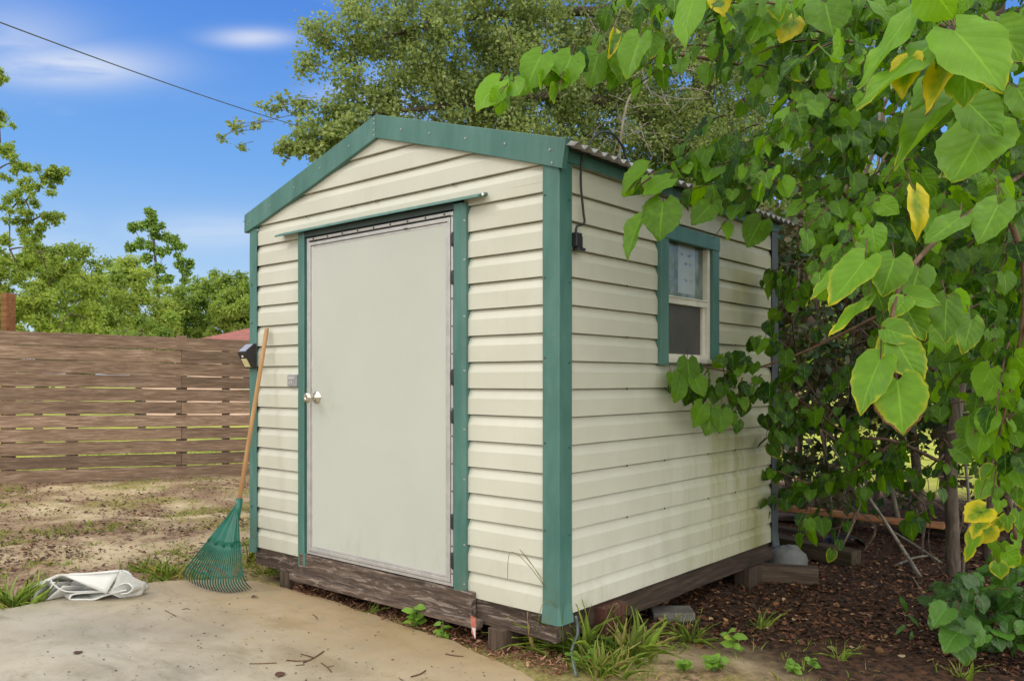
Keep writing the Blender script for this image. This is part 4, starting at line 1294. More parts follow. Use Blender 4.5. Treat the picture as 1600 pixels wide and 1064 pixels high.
# ------------------------------------------------------------------ red roofed house far behind the fence
hp = at(345, 594, 24.0)
hrz = YAW
house = thing('red_roof_house', (hp.x, hp.y, 0.0), 'low pink walled house with red roof seen over the fence', 'house', rz=hrz)
hw = MB().box(-2.3, 4.6, 0.0, 5.0, 0.0, 2.29).build('wall', 'house_wall', house, world=False)
rf = MB().add([(-0.95, -0.4, 2.30), (5.0, -0.4, 2.30), (5.0, 5.4, 2.30), (-0.95, 5.4, 2.30), (0.62, 2.5, 3.02), (3.6, 2.5, 3.02)],
         [(0, 1, 5, 4), (1, 2, 5), (2, 3, 4, 5), (3, 0, 4), (3, 2, 1, 0)])
rf.build('roof', 'house_roof', house, world=False)
MB().box(-2.6, -0.96, -0.35, 5.35, 2.2925, 2.34).build('porch_roof', 'house_roof', house, world=False)
for x in (0.6, 2.6):
    wn_ = MB().box(x, x + 0.9, -0.045, 0.02, 0.95, 1.85).build('window', 'sash_white', house, world=False)
    MB().box(x + 0.07, x + 0.83, -0.055, -0.03, 1.02, 1.78).build('pane', 'inner_dark', wn_, world=False)

# ------------------------------------------------------------------ overhead wire
pl = MB()
p_a = at(-420, -115, 10.5); p_b = at(0, 33, 13.0); p_c = at(450, 190, 19.0); p_d = at(640, 262, 24.0)
pts = []
for i in range(41):
    t = i / 40
    p = p_a.lerp(p_d, t)
    pts.append(p)
# straight run with a light sag
p0w, p1w = at(0, 30, 12.0), at(452, 190, 20.0)
dirw = (p1w - p0w)
pts = [p0w + dirw * t - Vector((0, 0, 0.10)) * (1 - ((t - 0.5) * 1.4) ** 2) for t in np.linspace(-0.6, 1.45, 42)]
wire = pl.tube(pts, 0.011, 6).build('overhead_wire', 'wire', smooth=True)
tag(rebase(wire, pts[0]), 'dark overhead utility wire crossing the blue sky', 'wire')
# ------------------------------------------------------------------ vegetation helpers
UP = Vector((0, 0, 1))
CAMV = Vector((CX, CY, CZ))
IX = Vector((RT[0], RT[1], 0)); IY = Vector((FW[0], FW[1], 0))

DEPTH_L = [3.0]
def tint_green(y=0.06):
    r = random.betavariate(1.1, 1.25) if DEPTH_L[0] < 3.5 else random.betavariate(0.9, 2.2)  # leaves further from the camera tinted darker, standing in for shade
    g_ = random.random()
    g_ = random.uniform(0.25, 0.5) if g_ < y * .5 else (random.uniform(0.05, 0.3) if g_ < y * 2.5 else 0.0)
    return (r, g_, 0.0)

def leaf_on(W, LV, p, side, along, L, tpl, tint, out, hang=0.8, pet=0.32, spread=0.5):
    """petiole + blade hanging from a node at p"""
    pd = (side * 0.8 + along * 0.5 + UP * random.uniform(-0.15, 0.35)).normalized()
    q = p + pd * L * pet * random.uniform(0.7, 1.2)
    W.tube([p, (p + q) / 2 + UP * 0.004, q], [0.0018, 0.0015, 0.0013], 4, False)
    d = (side * random.uniform(0.1, 0.7) + along * random.uniform(0.1, 0.7) - UP * hang * random.uniform(0.5, 1.5) + rv(0.22)).normalized()
    nn = (out * 0.75 + UP * 0.55 + rv(spread)).normalized()
    LV.add(tpl, q, d, nn, L, tint)

def twig(W, LV, p0, dir_, ln, n, L, out, tpl='heart_mid', sag=0.35, yel=0.05, r0=0.0042, hang=0.8, spread=0.5, lobed=0.06):
    dir_ = dir_.normalized()
    sd = dir_.cross(UP)
    sd = sd.normalized() if sd.length > 1e-3 else Vector((1, 0, 0))
    bend = rv(0.10)
    P = lambda t: p0 + dir_ * ln * t + (bend * t * t - UP * sag * t * t) * ln
    DEPTH_L[0] = (p0.x - CX) * FW[0] + (p0.y - CY) * FW[1]
    ts = np.linspace(0, 1, 7)
    W.tube([P(t) for t in ts], [r0 * (1 - 0.75 * t) + 0.0008 for t in ts], 5)
    for i in range(n):
        t = 0.12 + 0.88 * (i + 0.5 * random.random()) / n
        al = (P(min(1, t + 0.05)) - P(t - 0.05)).normalized()
        s = sd * (1 if i % 2 else -1) + UP * random.uniform(-0.3, 0.3)
        k = tpl
        if tpl == 'heart' and random.random() < lobed: k = 'lobed'
        leaf_on(W, LV, P(t), s, al, L * random.uniform(0.62, 1.12) * (1 - 0.25 * t), k, tint_green(yel), out, hang, spread=spread)
    return P(1.0)

def path_branch(W, pts, r0, r1, n=7, k=6):
    c = smooth_path(pts, k)
    m_ = len(c)
    W.tube(c, [r0 + (r1 - r0) * (i / (m_ - 1)) ** 0.8 for i in range(m_)], n)
    return c

def inpoly_sample(P):
    us = [p[0] for p in P]; vs = [p[1] for p in P]
    while True:
        u = random.uniform(min(us), max(us)); v = random.uniform(min(vs), max(vs))
        if in_poly(u, v, P):
            return u, v

def hero(W, LV, b, t, depth, dt=0.0, wide=1.0, tint=(0.6, 0, 0), tilt=(0, 0), tpl='heart', fold=0.25, droop=0.25, pet=True):
    """large leaf near the camera: base pixel b, tip pixel t, distance along the view"""
    p = at(b[0], b[1], depth); q = at(t[0], t[1], depth + dt)
    d = q - p
    nn = (CAMV - p).normalized() + IX * tilt[0] + UP * (0.25 + tilt[1])
    LV.add(tpl, p, d.normalized(), nn, d.length, tint, fold, droop, wide)
    if pet:
        back = p - d.normalized() * d.length * 0.25 + UP * d.length * 0.22 + IY * 0.03
        W.tube([p, (p + back) / 2 - UP * 0.004, back], [0.0013, 0.0015, 0.0018], 5, False)

# ------------------------------------------------------------------ the mulberry tree leaning over from the right
mt_base = gr(1490, 903)
mul = thing('mulberry_tree', (mt_base.x, mt_base.y, 0), 'leafy mulberry tree with big heart shaped leaves leaning over the shed from the right', 'tree')
OUT = (Vector((-0.20, -1.0, 0))).normalized()
TW = MB()
tb = Vector((mt_base.x, mt_base.y, -0.05))
trunk = path_branch(TW, [tb, at(1488, 820, 5.0), at(1486, 730, 5.0), at(1500, 600, 5.0), at(1520, 430, 4.9), at(1540, 250, 4.7), at(1560, 40, 4.5), at(1570, -200, 4.4)], 0.042, 0.026, 10)
path_branch(TW, [at(1500, 600, 5.0), at(1580, 420, 4.6), at(1660, 200, 4.0), at(1720, -60, 3.4)], 0.026, 0.014, 8)
TW.build('trunk', 'bark', mul, smooth=True)
BW = MB()
limbs = [[at(1540, 250, 4.7), at(1400, 180, 4.3), at(1280, 150, 3.9), at(1190, 110, 3.6), at(1050, 85, 3.4), at(940, 82, 3.25), at(860, 105, 3.15), at(775, 132, 3.05)],
         [at(1280, 215, 4.0), at(1225, 140, 3.7), at(1180, 60, 3.45), at(1150, -30, 3.2)],
         [at(1520, 430, 4.9), at(1400, 370, 4.4), at(1300, 290, 4.1), at(1200, 255, 3.8), at(1110, 240, 3.55), at(1050, 255, 3.4), at(1000, 290, 3.3)],
         [at(1520, 430, 4.9), at(1420, 470, 4.7), at(1320, 520, 4.65), at(1230, 560, 4.6), at(1150, 580, 4.42), at(1080, 568, 4.16)],
         [at(1640, 240, 4.0), at(1580, 160, 2.6), at(1520, 80, 1.7), at(1470, 40, 1.42)],
         [at(1640, 240, 4.0), at(1560, 300, 2.9), at(1470, 370, 2.25), at(1410, 440, 1.98), at(1392, 520, 1.9), at(1398, 590, 1.88)],
         [at(1486, 730, 5.0), at(1400, 690, 4.8), at(1330, 680, 4.7), at(1270, 640, 4.6), at(1215, 600, 4.55)],
         [at(1400, 690, 4.8), at(1330, 735, 4.85), at(1270, 755, 4.9), at(1215, 735, 4.95)],
         [at(1560, 40, 4.5), at(1480, -10, 3.9), at(1380, 10, 3.4), at(1290, 0, 3.0)],
         [at(1560, 300, 2.9), at(1600, 420, 2.7), at(1590, 560, 2.75), at(1560, 680, 2.85)]]
LC = []
for i, l in enumerate(limbs):
    BW = MB()
    LC.append(path_branch(BW, l, 0.013 if i not in (4, 5) else 0.010, 0.0035, 7))
    BW.build('limb', 'twig_bark', mul, smooth=True)

W = MB(); LV = Leaves()
# twigs growing from the limbs
def along_limb(c, n, ln, nl, L, a=0.15, b=1.0, tpl='heart', sag=0.45, yel=0.06, hang=0.85, spread=0.45, drop=0.5):
    for i in range(n):
        t = a + (b - a) * (i + random.random()) / n
        k = min(len(c) - 2, int(t * (len(c) - 1)))
        p = c[k].lerp(c[k + 1], random.random())
        al = (c[k + 1] - c[k]).normalized()
        s = al.cross(UP).normalized() * random.choice((-1, 1))
        twig(W, LV, p, al * 0.7 + s * random.uniform(0.2, 0.9) - UP * drop * random.random() + OUT * 0.25, ln * random.uniform(0.6, 1.2), nl, L, OUT, tpl, sag, yel, 0.003, hang, spread)
along_limb(LC[0], 12, 0.20, 4, 0.10, 0.35, 0.95, 'heart', 0.4, 0.10, 0.8, 0.55, 0.2)
along_limb(LC[1], 6, 0.22, 4, 0.10, 0.3, 1.0)
along_limb(LC[2], 12, 0.16, 4, 0.085, 0.25, 0.96, 'heart', 0.25, 0.06, 0.6, 0.7, 0.0)
along_limb(LC[8], 10, 0.24, 5, 0.10, 0.2, 1.0)
along_limb(LC[9], 8, 0.22, 4, 0.09, 0.1, 1.0)
# shoots resting against the wall under the window
for (u, v, d, du, dv) in [(1150, 580, 4.40, -40, 20), (1110, 572, 4.28, -30, 40), (1185, 575, 4.52, -30, -20), (1100, 570, 4.24, -40, 5), (1130, 575, 4.34, 10, 50), (1190, 585, 4.54, -25, 15),
                          (1215, 600, 4.6, -15, 40), (1230, 560, 4.6, -30, -50), (1240, 610, 4.6, -20, 30), (1215, 540, 4.55, -40, -20), (1260, 560, 4.6, -30, 40), (1160, 590, 4.44, -10, 35), (1175, 560, 4.46, -40, -10)]:
    p = at(u, v, d); q = at(u + du, v + dv, d - 0.05)
    twig(W, LV, p, q - p, 0.22, 5, 0.105, Vector((0.65, -0.75, 0)), 'heart', 0.3, 0.02, 0.0026, 0.9, 0.35)
for (u, v, d) in [(1075, 562, 4.10), (1050, 585, 4.06), (1062, 595, 4.05), (1115, 640, 4.2), (1098, 632, 4.16), (1128, 640, 4.2), (1085, 590, 4.1)]:
    hero(W, LV, (u, v), (u + random.uniform(-22, 18), v + random.uniform(28, 42)), d, -0.03, 1.0, (random.uniform(.4, .8), 0, 0), (random.uniform(.2, .9), 0), 'heart')
along_limb(LC[6], 6, 0.22, 5, 0.10, 0.2, 1.0, 'heart', 0.4, 0.02)
along_limb(LC[7], 9, 0.20, 5, 0.095, 0.1, 1.0, 'heart', 0.35, 0.02)
# the main leafy mass
HUB = at(1580, 330, 4.9)
POLY = [(1150, -50), (1680, -50), (1680, 600), (1500, 590), (1460, 470), (1330, 440), (1265, 400), (1225, 330), (1170, 270), (1130, 200), (1175, 140), (1150, 60), (1080, -50)]
for i in range(400):
    u, v = inpoly_sample(POLY)
    lo, hi = 2.5, 4.7
    if u < 1290 and random.random() < .35: continue
    d = random.uniform(lo, hi)
    p = at(u, v, d)
    dr = (p - HUB).normalized() * 0.7 + OUT * 0.5 - IX * 0.35 - UP * 0.15 + rv(0.3)
    ln = random.uniform(0.18, 0.34)
    dr.normalize()
    twig(W, LV, p - dr * ln * 0.6, dr, ln, random.randint(5, 8), random.uniform(0.070, 0.110), OUT, 'heart' if d < 3.6 else 'heart_mid', 0.4, 0.03, 0.0036, 0.8, 0.7)
# scattered outer leaves toward the left top and down the right edge
for P_, cnt, d0, d1 in (([(930, -40), (1160, -40), (1160, 60), (1060, 70), (960, 60)], 15, 3.0, 3.6), ([(1050, 190), (1160, 190), (1190, 320), (1120, 300), (1060, 270)], 12, 3.3, 4.0),
                        ([(1480, 560), (1660, 560), (1660, 760), (1570, 700)], 26, 2.9, 4.4), ([(1220, 500), (1320, 520), (1310, 830), (1200, 800), (1190, 720)], 14, 4.5, 5.2),
                        ([(1300, 640), (1480, 640), (1470, 820), (1300, 800)], 16, 4.6, 5.3), ([(1380, 440), (1500, 470), (1500, 640), (1420, 620)], 22, 3.2, 4.6), ([(1190, 400), (1300, 430), (1300, 540), (1190, 520)], 8, 4.5, 4.9)):
    for i in range(cnt):
        u, v = inpoly_sample(P_)
        p = at(u, v, random.uniform(d0, d1))
        dr = (OUT * 0.5 - IX * 0.6 - UP * 0.3 + rv(0.4)).normalized()
        twig(W, LV, p - dr * 0.12, dr, random.uniform(0.16, 0.26), random.randint(3, 5), random.uniform(0.085, 0.125), OUT, 'heart' if d0 < 4 else 'heart_mid', 0.4, 0.04, 0.003, 0.9, 0.5)

# big leaves nearest the camera
Yl = lambda y, b=0.0, r=0.6: (r, y, b)
for a_ in [((1432, 8), (1352, 124), 1.45, -0.06, 0.34, Yl(.12, 0, .9), (-.9, .5), .5), ((1478, 52), (1352, 152), 1.42, -0.08, 0.40, Yl(.15, 0, .8), (-.7, .8), .5),
           ((1494, 70), (1447, 166), 1.40, -0.04, 0.45, Yl(.95, .62), (-.8, 0), .35), ((1422, 92), (1408, 148), 1.40, -.02, 0.75, Yl(.9, .25), (-.4, 0), .2),
           ((1492, 48), (1572, 128), 1.36, -.06, 1.0, Yl(.22, 0, .95), (.3, .5), .15), ((1505, 66), (1522, 160), 1.40, -.03, 0.85, Yl(.25, 0, .85), (.2, .1), .2),
           ((1452, -22), (1492, 24), 1.35, -.02, 1.3, Yl(.05, 0, .9), (.1, -.9), .2), ((1505, 152), (1412, 246), 1.55, -.08, 0.36, Yl(.12, 0, .75), (-.6, .7), .45),
           ((1538, 196), (1496, 276), 1.66, -.05, 1.0, Yl(.10, 0, .75), (-.2, .3), .15), ((1512, 160), (1566, 214), 1.62, -.02, 1.0, Yl(.06, 0, .6), (.3, .2), .2),
           ((1590, 138), (1622, 190), 1.5, 0, 1.0, Yl(.1, 0, .6), (.3, .2), .2), ((1485, 95), (1430, 168), 1.5, -.04, 0.55, Yl(.1, 0, .8), (-.8, .3), .45), ((1560, 40), (1600, 92), 1.6, -.03, 1.0, Yl(.15, 0, .6), (0, .3), .2),
           # second rank
           ((1205, 8), (1172, 62), 2.75, -.05, 1.0, Yl(.12, 0, .7), (-.2, .1), .2), ((1290, 5), (1300, 56), 2.7, -.05, 1.15, Yl(.05, 0, .55), (.1, .2), .15), ((1240, 30), (1222, 64), 2.75, -.02, 1.0, Yl(.95, .2), (0, 0), .2),
           ((1120, -16), (1131, 26), 2.6, -.02, .8, Yl(.97, .4), (0, 0), .2), ((1086, -6), (1056, 70), 2.75, -.06, .62, Yl(.10, 0, 1.0), (-.7, 0), .4), ((1000, 60), (978, 120), 2.9, -.04, .75, Yl(.1, 0, .7), (-.4, 0), .3),
           ((780, 128), (738, 168), 3.0, -.02, .85, Yl(.15, 0, 1.0), (-.5, .1), .3), ((846, 86), (816, 138), 3.05, -.02, .9, Yl(.06, 0, .8), (-.3, .1), .3), ((893, 88), (868, 138), 3.08, -.02, 1.0, Yl(.12, 0, .8), (-.2, .1), .3),
           ((866, 96), (850, 132), 3.1, -.02, 1.0, Yl(.14, 0, 1.0), (.2, .1), .2), ((935, 84), (918, 132), 3.15, -.02, 1.0, Yl(.1, 0, .6), (.2, .1), .2), ((960, 52), (955, 92), 3.1, -.02, .45, Yl(.8, .2), (.5, 0), .3), ((978, 66), (968, 128), 3.1, 0, 1.0, Yl(.1, 0, .45), (.3, .1), .15),
           ((975, 88), (958, 144), 3.15, 0, .8, Yl(.02, 0, .35), (.4, 0), .2), ((1020, 52), (1012, 92), 3.1, 0, 1.1, Yl(.3, 0, .5), (.3, 0), .2),
           ((1036, 316), (1028, 374), 3.18, -.04, 1.05, Yl(.03, 0, .55), (-.1, .2), .25), ((1003, 342), (968, 400), 3.12, -.05, .5, Yl(.03, 0, .6), (-.9, .2), .5), ((1012, 262), (972, 300), 3.2, -.03, .6, Yl(.1, 0, .75), (-.8, .2), .4),
           ((1046, 280), (1000, 300), 3.2, -.03, .75, Yl(.08, 0, .8), (-.6, .4), .3), ((1110, 320), (1085, 352), 3.3, -.03, .9, Yl(.03, 0, .5), (0, .1), .3), ((1190, 345), (1165, 386), 3.5, 0, 1.0, Yl(.02, 0, .5), (0, .1), .3),
           # drooping spray in front
           ((1352, 406), (1304, 472), 1.95, -.05, .68, Yl(.38, 0, .85), (-.3, .2), .25), ((1316, 420), (1271, 462), 2.02, -.05, .42, Yl(.42, 0, .9), (-.7, .3), .4), ((1398, 404), (1377, 458), 1.98, -.03, 1.0, Yl(.25, 0, .6), (0, .1), .25),
           ((1418, 462), (1472, 474), 1.95, -.03, .85, Yl(.30, 0, .65), (0, .5), .25), ((1414, 468), (1396, 494), 1.93, -.02, 1.0, Yl(.40, 0, .8), (0, .2), .25), ((1354, 470), (1291, 519), 1.95, -.04, .30, Yl(.45, 0, .95), (-.9, .2), .4),
           ((1384, 514), (1431, 530), 1.90, -.03, 1.15, Yl(.35, 0, .6), (0, .4), .3), ((1404, 538), (1437, 600), 1.88, -.03, .92, Yl(.45, 0, .7), (.2, .2), .25), ((1376, 562), (1334, 641), 1.88, -.04, .66, Yl(.36, 0, .7), (-.3, .1), .25),
           ((1403, 594), (1411, 678), 1.85, -.05, .98, Yl(.46, .74, .75), (0, .1), .18), ((1480, 467), (1473, 534), 2.05, -.02, .7, Yl(.2, 0, .45), (.2, .1), .2), ((1418, 483), (1441, 534), 2.0, -.02, .85, Yl(.25, 0, .5), (.1, .1), .2),
           ((1385, 512), (1374, 572), 1.92, -.02, .34, Yl(.65, .3, .8), (-.6, 0), .4), ((1368, 440), (1376, 488), 1.99, -.02, .9, Yl(.1, 0, .35), (0, .1), .25), ((1436, 420), (1420, 470), 2.05, -.02, 1.0, Yl(.1, 0, .5), (0, .1), .2),
           ((1518, 500), (1506, 552), 2.1, -.02, .75, Yl(.3, 0, .5), (.3, 0), .3),
           ((1500, 340), (1450, 378), 2.1, -.04, .6, Yl(.05, 0, .6), (-.3, .2), .3), ((1560, 320), (1530, 380), 2.1, -.05, .7, Yl(.05, 0, .6), (0, .1), .3),
           ((1430, 300), (1445, 372), 2.2, -.02, .5, Yl(.97, .3), (.5, 0), .3), ((1490, 700), (1526, 720), 2.9, 0, 1.0, Yl(.15, 0, .5), (0, .2), .2), ((1545, 650), (1518, 716), 2.8, 0, .7, Yl(.1, 0, .7), (-.3, .2), .3)]:
    b, t, d, dt, wd, tn, tl, fo = a_
    hero(W, LV, b, t, d, dt, wd, tn, tl, 'heart', fo, random.uniform(.1, .35))
W.build('twig', 'twig_bark', mul)
crown = LV.build('crown', 'mulberry_leaf', mul)

# upper canopy above the frame: same tree, coarse leaves, added unseen to shade the thicket
LV = Leaves()
cen = [(2.0, 2.8, 4.0), (1.2, 3.6, 4.4), (2.6, 3.6, 4.2), (3.4, 2.8, 3.8), (0.9, 4.6, 4.8), (2.2, 4.9, 4.6), (3.6, 4.2, 4.3), (4.4, 3.0, 3.4), (4.6, 4.6, 3.6), (1.5, 5.6, 4.9)]
LV.addmany('heart_low', cloud('heart_low', cen, [(0.85, 0.85, 0.5)] * len(cen), 2600, 0.15, (0.5, 0, 0), 0.25, 0.2, 0.9))
LV.build('upper_shade_crown', 'mulberry_leaf', mul)
for c_ in cen[:12]:
    BW = MB()
    path_branch(BW, [trunk[-1], trunk[-1].lerp(Vector(c_), 0.5) + UP * 0.15, Vector(c_)], 0.02, 0.004, 6)
    BW.build('upper_shade_limb', 'bark', mul, smooth=True)

# ------------------------------------------------------------------ yellowing sapling and low shrub at the right edge
sp = gr(1600, 905)
sap = thing('yellowing_sapling', (sp.x, sp.y, 0), 'thin sapling with yellow scorched leaves at the right edge', 'sapling')
W = MB(); LV = Leaves()
c_ = path_branch(W, [Vector((sp.x, sp.y, -0.03)), at(1590, 860, 3.2), at(1580, 800, 3.1), at(1560, 745, 3.0), at(1600, 690, 2.95)], 0.009, 0.004, 7)
br2 = path_branch(W, [at(1575, 790, 3.08), at(1550, 795, 2.98), at(1530, 800, 2.9)], 0.004, 0.002, 6)
for b, t, wd, tn in [((1541, 794), (1510, 814), 1.15, Yl(.92, .66)), ((1548, 822), (1524, 848), 1.1, Yl(.95, .60)), ((1524, 832), (1513, 880), .55, Yl(.62, .2, .9)),
                     ((1548, 752), (1522, 778), .95, Yl(.38, .05, .9)), ((1572, 744), (1556, 774), .9, Yl(.30, 0, .9)), ((1584, 752), (1600, 786), .9, Yl(.33, 0, .9)), ((1563, 782), (1556, 803), .95, Yl(.42, .1, .9)),
                     ((1574, 806), (1576, 832), .9, Yl(.5, .1)), ((1566, 812), (1556, 834), .9, Yl(.8, .3)), ((1562, 848), (1556, 880), 1.0, Yl(.36, .05, .9)), ((1572, 862), (1600, 884), .95, Yl(.42, .1, .9)), ((1560, 880), (1562, 906), 1.15, Yl(.55, .7)),
                     ((1592, 800), (1590, 828), .8, Yl(.3, .05)), ((1598, 770), (1610, 800), .9, Yl(.5, .3)), ((1534, 812), (1516, 838), .9, Yl(.85, .4)), ((1588, 735), (1600, 762), .9, Yl(.2, 0, .7)),
                     ((1600, 822), (1622, 848), 1.0, Yl(.3)), ((1586, 836), (1594, 860), .8, Yl(.3, 0, .9)), ((1600, 868), (1615, 895), .9, Yl(.3, 0, .7))]:
    hero(W, LV, b, t, random.uniform(2.9, 3.1), random.uniform(-.05, .02), wd, tn, (random.uniform(-.5, .4), random.uniform(0, .5)), 'heart' if random.random() < .75 else 'lobed', .2, .3)
W.build('stem', 'twig_bark', sap, smooth=True)
LV.build('foliage', 'mulberry_leaf', sap)

sb = gr(1545, 985)
shr = thing('low_shrub', (sb.x, sb.y, 0), 'low dark green shrub of rounded leaves at the lower right corner', 'shrub')
W = MB(); LV = Leaves()
for i in range(46):
    u, v = inpoly_sample([(1470, 905), (1530, 890), (1640, 880), (1640, 1030), (1540, 1000), (1480, 985)])
    d = random.uniform(3.35, 4.1)
    p = at(u, v, d)
    if p.z < 0.06: p.z = 0.06
    root = Vector((sb.x + random.uniform(-.12, .3), sb.y + random.uniform(-.1, .35), -0.02))
    W.tube(smooth_path([root, root.lerp(p, .6) + UP * 0.06, p], 4), 0.003, 5)
    dr = (OUT * 0.7 - IX * 0.3 + UP * 0.1 + rv(.5)).normalized()
    twig(W, LV, p - dr * 0.06, dr, 0.13, 4, 0.092, (OUT * 0.6 + UP * 0.7).normalized(), 'heart', 0.2, 0.0, 0.0025, 0.4, 0.35)
for b, t, wd, tp in [((1502, 972), (1500, 1040), 1.0, 'lobed'), ((1500, 985), (1470, 1012), 1.0, 'heart'), ((1480, 950), (1455, 972), 1.0, 'heart')]:
    hero(W, LV, b, t, 3.45, -.05, wd, Yl(.18, 0, .75), (0, .5), tp, .2, .3)
for b, t in [((1405, 930), (1420, 958)), ((1418, 960), (1440, 976)), ((1415, 975), (1400, 992)), ((1425, 985), (1422, 1008))]:
    hero(W, LV, b, t, 3.85, -.02, .4, Yl(0, 0, .4), (0, .5), 'oval', .2, .3)
W.build('stem', 'twig_bark', shr, smooth=True)
LV.build('foliage', 'hedge_shrub_leaf', shr)

# ------------------------------------------------------------------ stems and tangle behind
def stem_thing(name, label, cat, pts, r0, r1, mat, group=None):
    W = MB()
    base = Vector(pts[0])
    path_branch(W, pts, r0, r1, 8)
    o = W.build(name, mat, None, smooth=True)
    return tag(rebase(o, base), label, cat, group)
stem_thing('slender_trunk', 'thin pale stem rising right beside the mulberry trunk', 'stem', [gr(1500, 915) - UP * 0.04, at(1508, 860, 4.75), at(1515, 800, 4.75), at(1500, 640, 4.8), at(1480, 420, 4.9)], 0.011, 0.006, 'pale_bark')
rows_ = [(1545, 865, 5.6, 0.040, 'bark'), (1590, 850, 5.9, 0.032, 'bark'), (1440, 800, 7.0, 0.045, 'bark'), (1365, 790, 7.4, 0.03, 'bark'), (1300, 792, 7.3, 0.022, 'pale_bark'), (1255, 800, 7.2, 0.028, 'bark'), (1410, 812, 6.6, 0.02, 'pale_bark'), (1620, 880, 5.2, 0.03, 'bark'),
         (1225, 790, 7.9, 0.035, 'bark'), (1330, 770, 8.4, 0.04, 'bark'), (1480, 790, 7.6, 0.05, 'bark'), (1575, 800, 7.0, 0.045, 'bark')]
for i, (u, v, d, r_, mt_) in enumerate(rows_):
    b = at(u, v, d); b.z = -0.05
    q = [b, b + Vector((random.uniform(-.1, .1), random.uniform(-.1, .1), 0.8)), b + Vector((random.uniform(-.25, .25), random.uniform(-.2, .2), 1.7)), b + Vector((random.uniform(-.4, .4), random.uniform(-.3, .3), 2.7)), b + Vector((random.uniform(-.6, .6), random.uniform(-.5, .5), 3.8))]
    stem_thing('thicket_trunk', 'slim bare trunk standing in the dark thicket right of the shed', 'trunk', q, r_, r_ * 0.5, mt_, 'slim trunks in the thicket')

W = MB(); LV = Leaves()
for i in range(330):
    u, v = inpoly_sample([(1195, 330), (1660, 330), (1660, 800), (1195, 800)])
    if v > 690 and random.random() < 0.55: continue
    p = at(u, v, random.uniform(5.2, 7.4))
    d = (rv(0.6) + UP * random.uniform(-0.9, 0.9)).normalized()
    ln = random.uniform(0.3, 1.0)
    pts = [p + d * ln * t + rv(0.05) for t in (0, .25, .5, .75, 1)]
    r_ = random.choice((0.002, 0.003, 0.003, 0.005, 0.008))
    W.tube(smooth_path(pts, 3), r_, 4)
tang = W.build('vine_tangle', 'vine_bark')
tang['kind'] = 'stuff'
tag(tang, 'dark tangle of dead vines and twigs behind the shed corner', 'vines')
cl_ = []
for i in range(520):
    u, v = inpoly_sample([(1195, 300), (1680, 300), (1680, 700), (1600, 760), (1500, 690), (1400, 700), (1300, 690), (1195, 650)])
    cl_.append(at(u, v, random.uniform(5.6, 8.0)))
for i in range(60):
    u, v = inpoly_sample([(1210, 690), (1680, 690), (1680, 800), (1210, 800)])
    cl_.append(at(u, v, random.uniform(6.0, 8.0)))
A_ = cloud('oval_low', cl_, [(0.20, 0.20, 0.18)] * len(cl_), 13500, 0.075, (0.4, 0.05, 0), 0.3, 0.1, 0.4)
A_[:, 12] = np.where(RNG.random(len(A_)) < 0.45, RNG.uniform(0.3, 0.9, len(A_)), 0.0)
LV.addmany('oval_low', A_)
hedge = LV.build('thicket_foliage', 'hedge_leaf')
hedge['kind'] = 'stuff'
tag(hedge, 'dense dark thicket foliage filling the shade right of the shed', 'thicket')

# ------------------------------------------------------------------ live oak rising behind the shed
def clusters(lobes, per, rc, thin=1.0):
    out = []
    for (u, v, d, r) in lobes:
        c = at(u, v, d)
        n_ = max(3, int(per * r * r * thin))
        for i in range(n_):
            q = rv(1.0).normalized() * r * (random.random() ** 0.45)
            q.z *= 0.75
            out.append(c + q)
    return out
ok_b = at(1075, 500, 9.6); ok_b.z = -0.05
oak = thing('live_oak', (ok_b.x, ok_b.y, 0), 'large grey green live oak spreading behind the shed roof', 'tree')
dense = [(800, 120, 8.3, 0.75), (880, 50, 8.8, 1.0), (985, 150, 9.0, 0.95), (1090, 110, 9.6, 1.1), (1160, 240, 9.2, 0.8), (870, 215, 8.4, 0.55), (780, 40, 8.3, 0.5), (985, 0, 9.0, 1.05), (780, -30, 8.4, 0.9),
         (1060, 230, 9.0, 0.7), (950, 225, 8.6, 0.5), (1180, 50, 9.8, 1.0), (1120, 330, 9.2, 0.6), (720, 165, 8.2, 0.5), (790, 205, 8.2, 0.45), (1240, 180, 9.5, 0.8), (1330, 120, 9.4, 0.9), (1320, 300, 9.0, 0.8), (760, -40, 8.2, 0.5), (1230, 330, 9.0, 0.6), (760, 120, 8.6, .35), (800, 70, 8.9, .6), (830, 160, 8.9, .7), (900, 150, 9.2, .7), (930, 90, 9.2, .8), (1010, 210, 9.4, .7), (900, 230, 9.0, .5), (830, 230, 8.7, .4), (740, 190, 8.5, .4), (960, 260, 9.2, .5), (1040, 290, 9.4, .6), (1100, 200, 9.6, .8), ]
sparse = [(640, 60, 8.2, .6), (690, 130, 8.2, .5), (655, 130, 8.2, .5), (700, 30, 8.2, .6), (560, 50, 8.0, 0.42), (600, 10, 8.1, 0.5), (560, 130, 8.0, 0.35), (525, 70, 8.0, 0.30), (500, 195, 7.9, 0.26), (545, 185, 7.9, 0.30), (590, 150, 8.0, 0.34), (610, 175, 8.0, 0.3), (480, 100, 7.9, 0.2), (485, 40, 7.9, 0.2)]
low_ = [(480, 225, 7.8, 0.20), (520, 215, 7.8, 0.24), (555, 200, 7.85, 0.24), (455, 235, 7.8, 0.13), (500, 238, 7.8, 0.15)]
tips = [(372, 200, 7.7, 0.11), (400, 195, 7.7, 0.07), (350, 212, 7.7, 0.06), (378, 228, 7.7, 0.05), (420, 168, 7.8, 0.10), (445, 160, 7.8, 0.12), (470, 165, 7.8, 0.12)]
LV = Leaves()
c1_ = clusters(dense, 82, .2); c2_ = clusters(sparse, 190, .15); c3_ = clusters(low_, 620, .1); c4_ = clusters(tips, 900, .06)
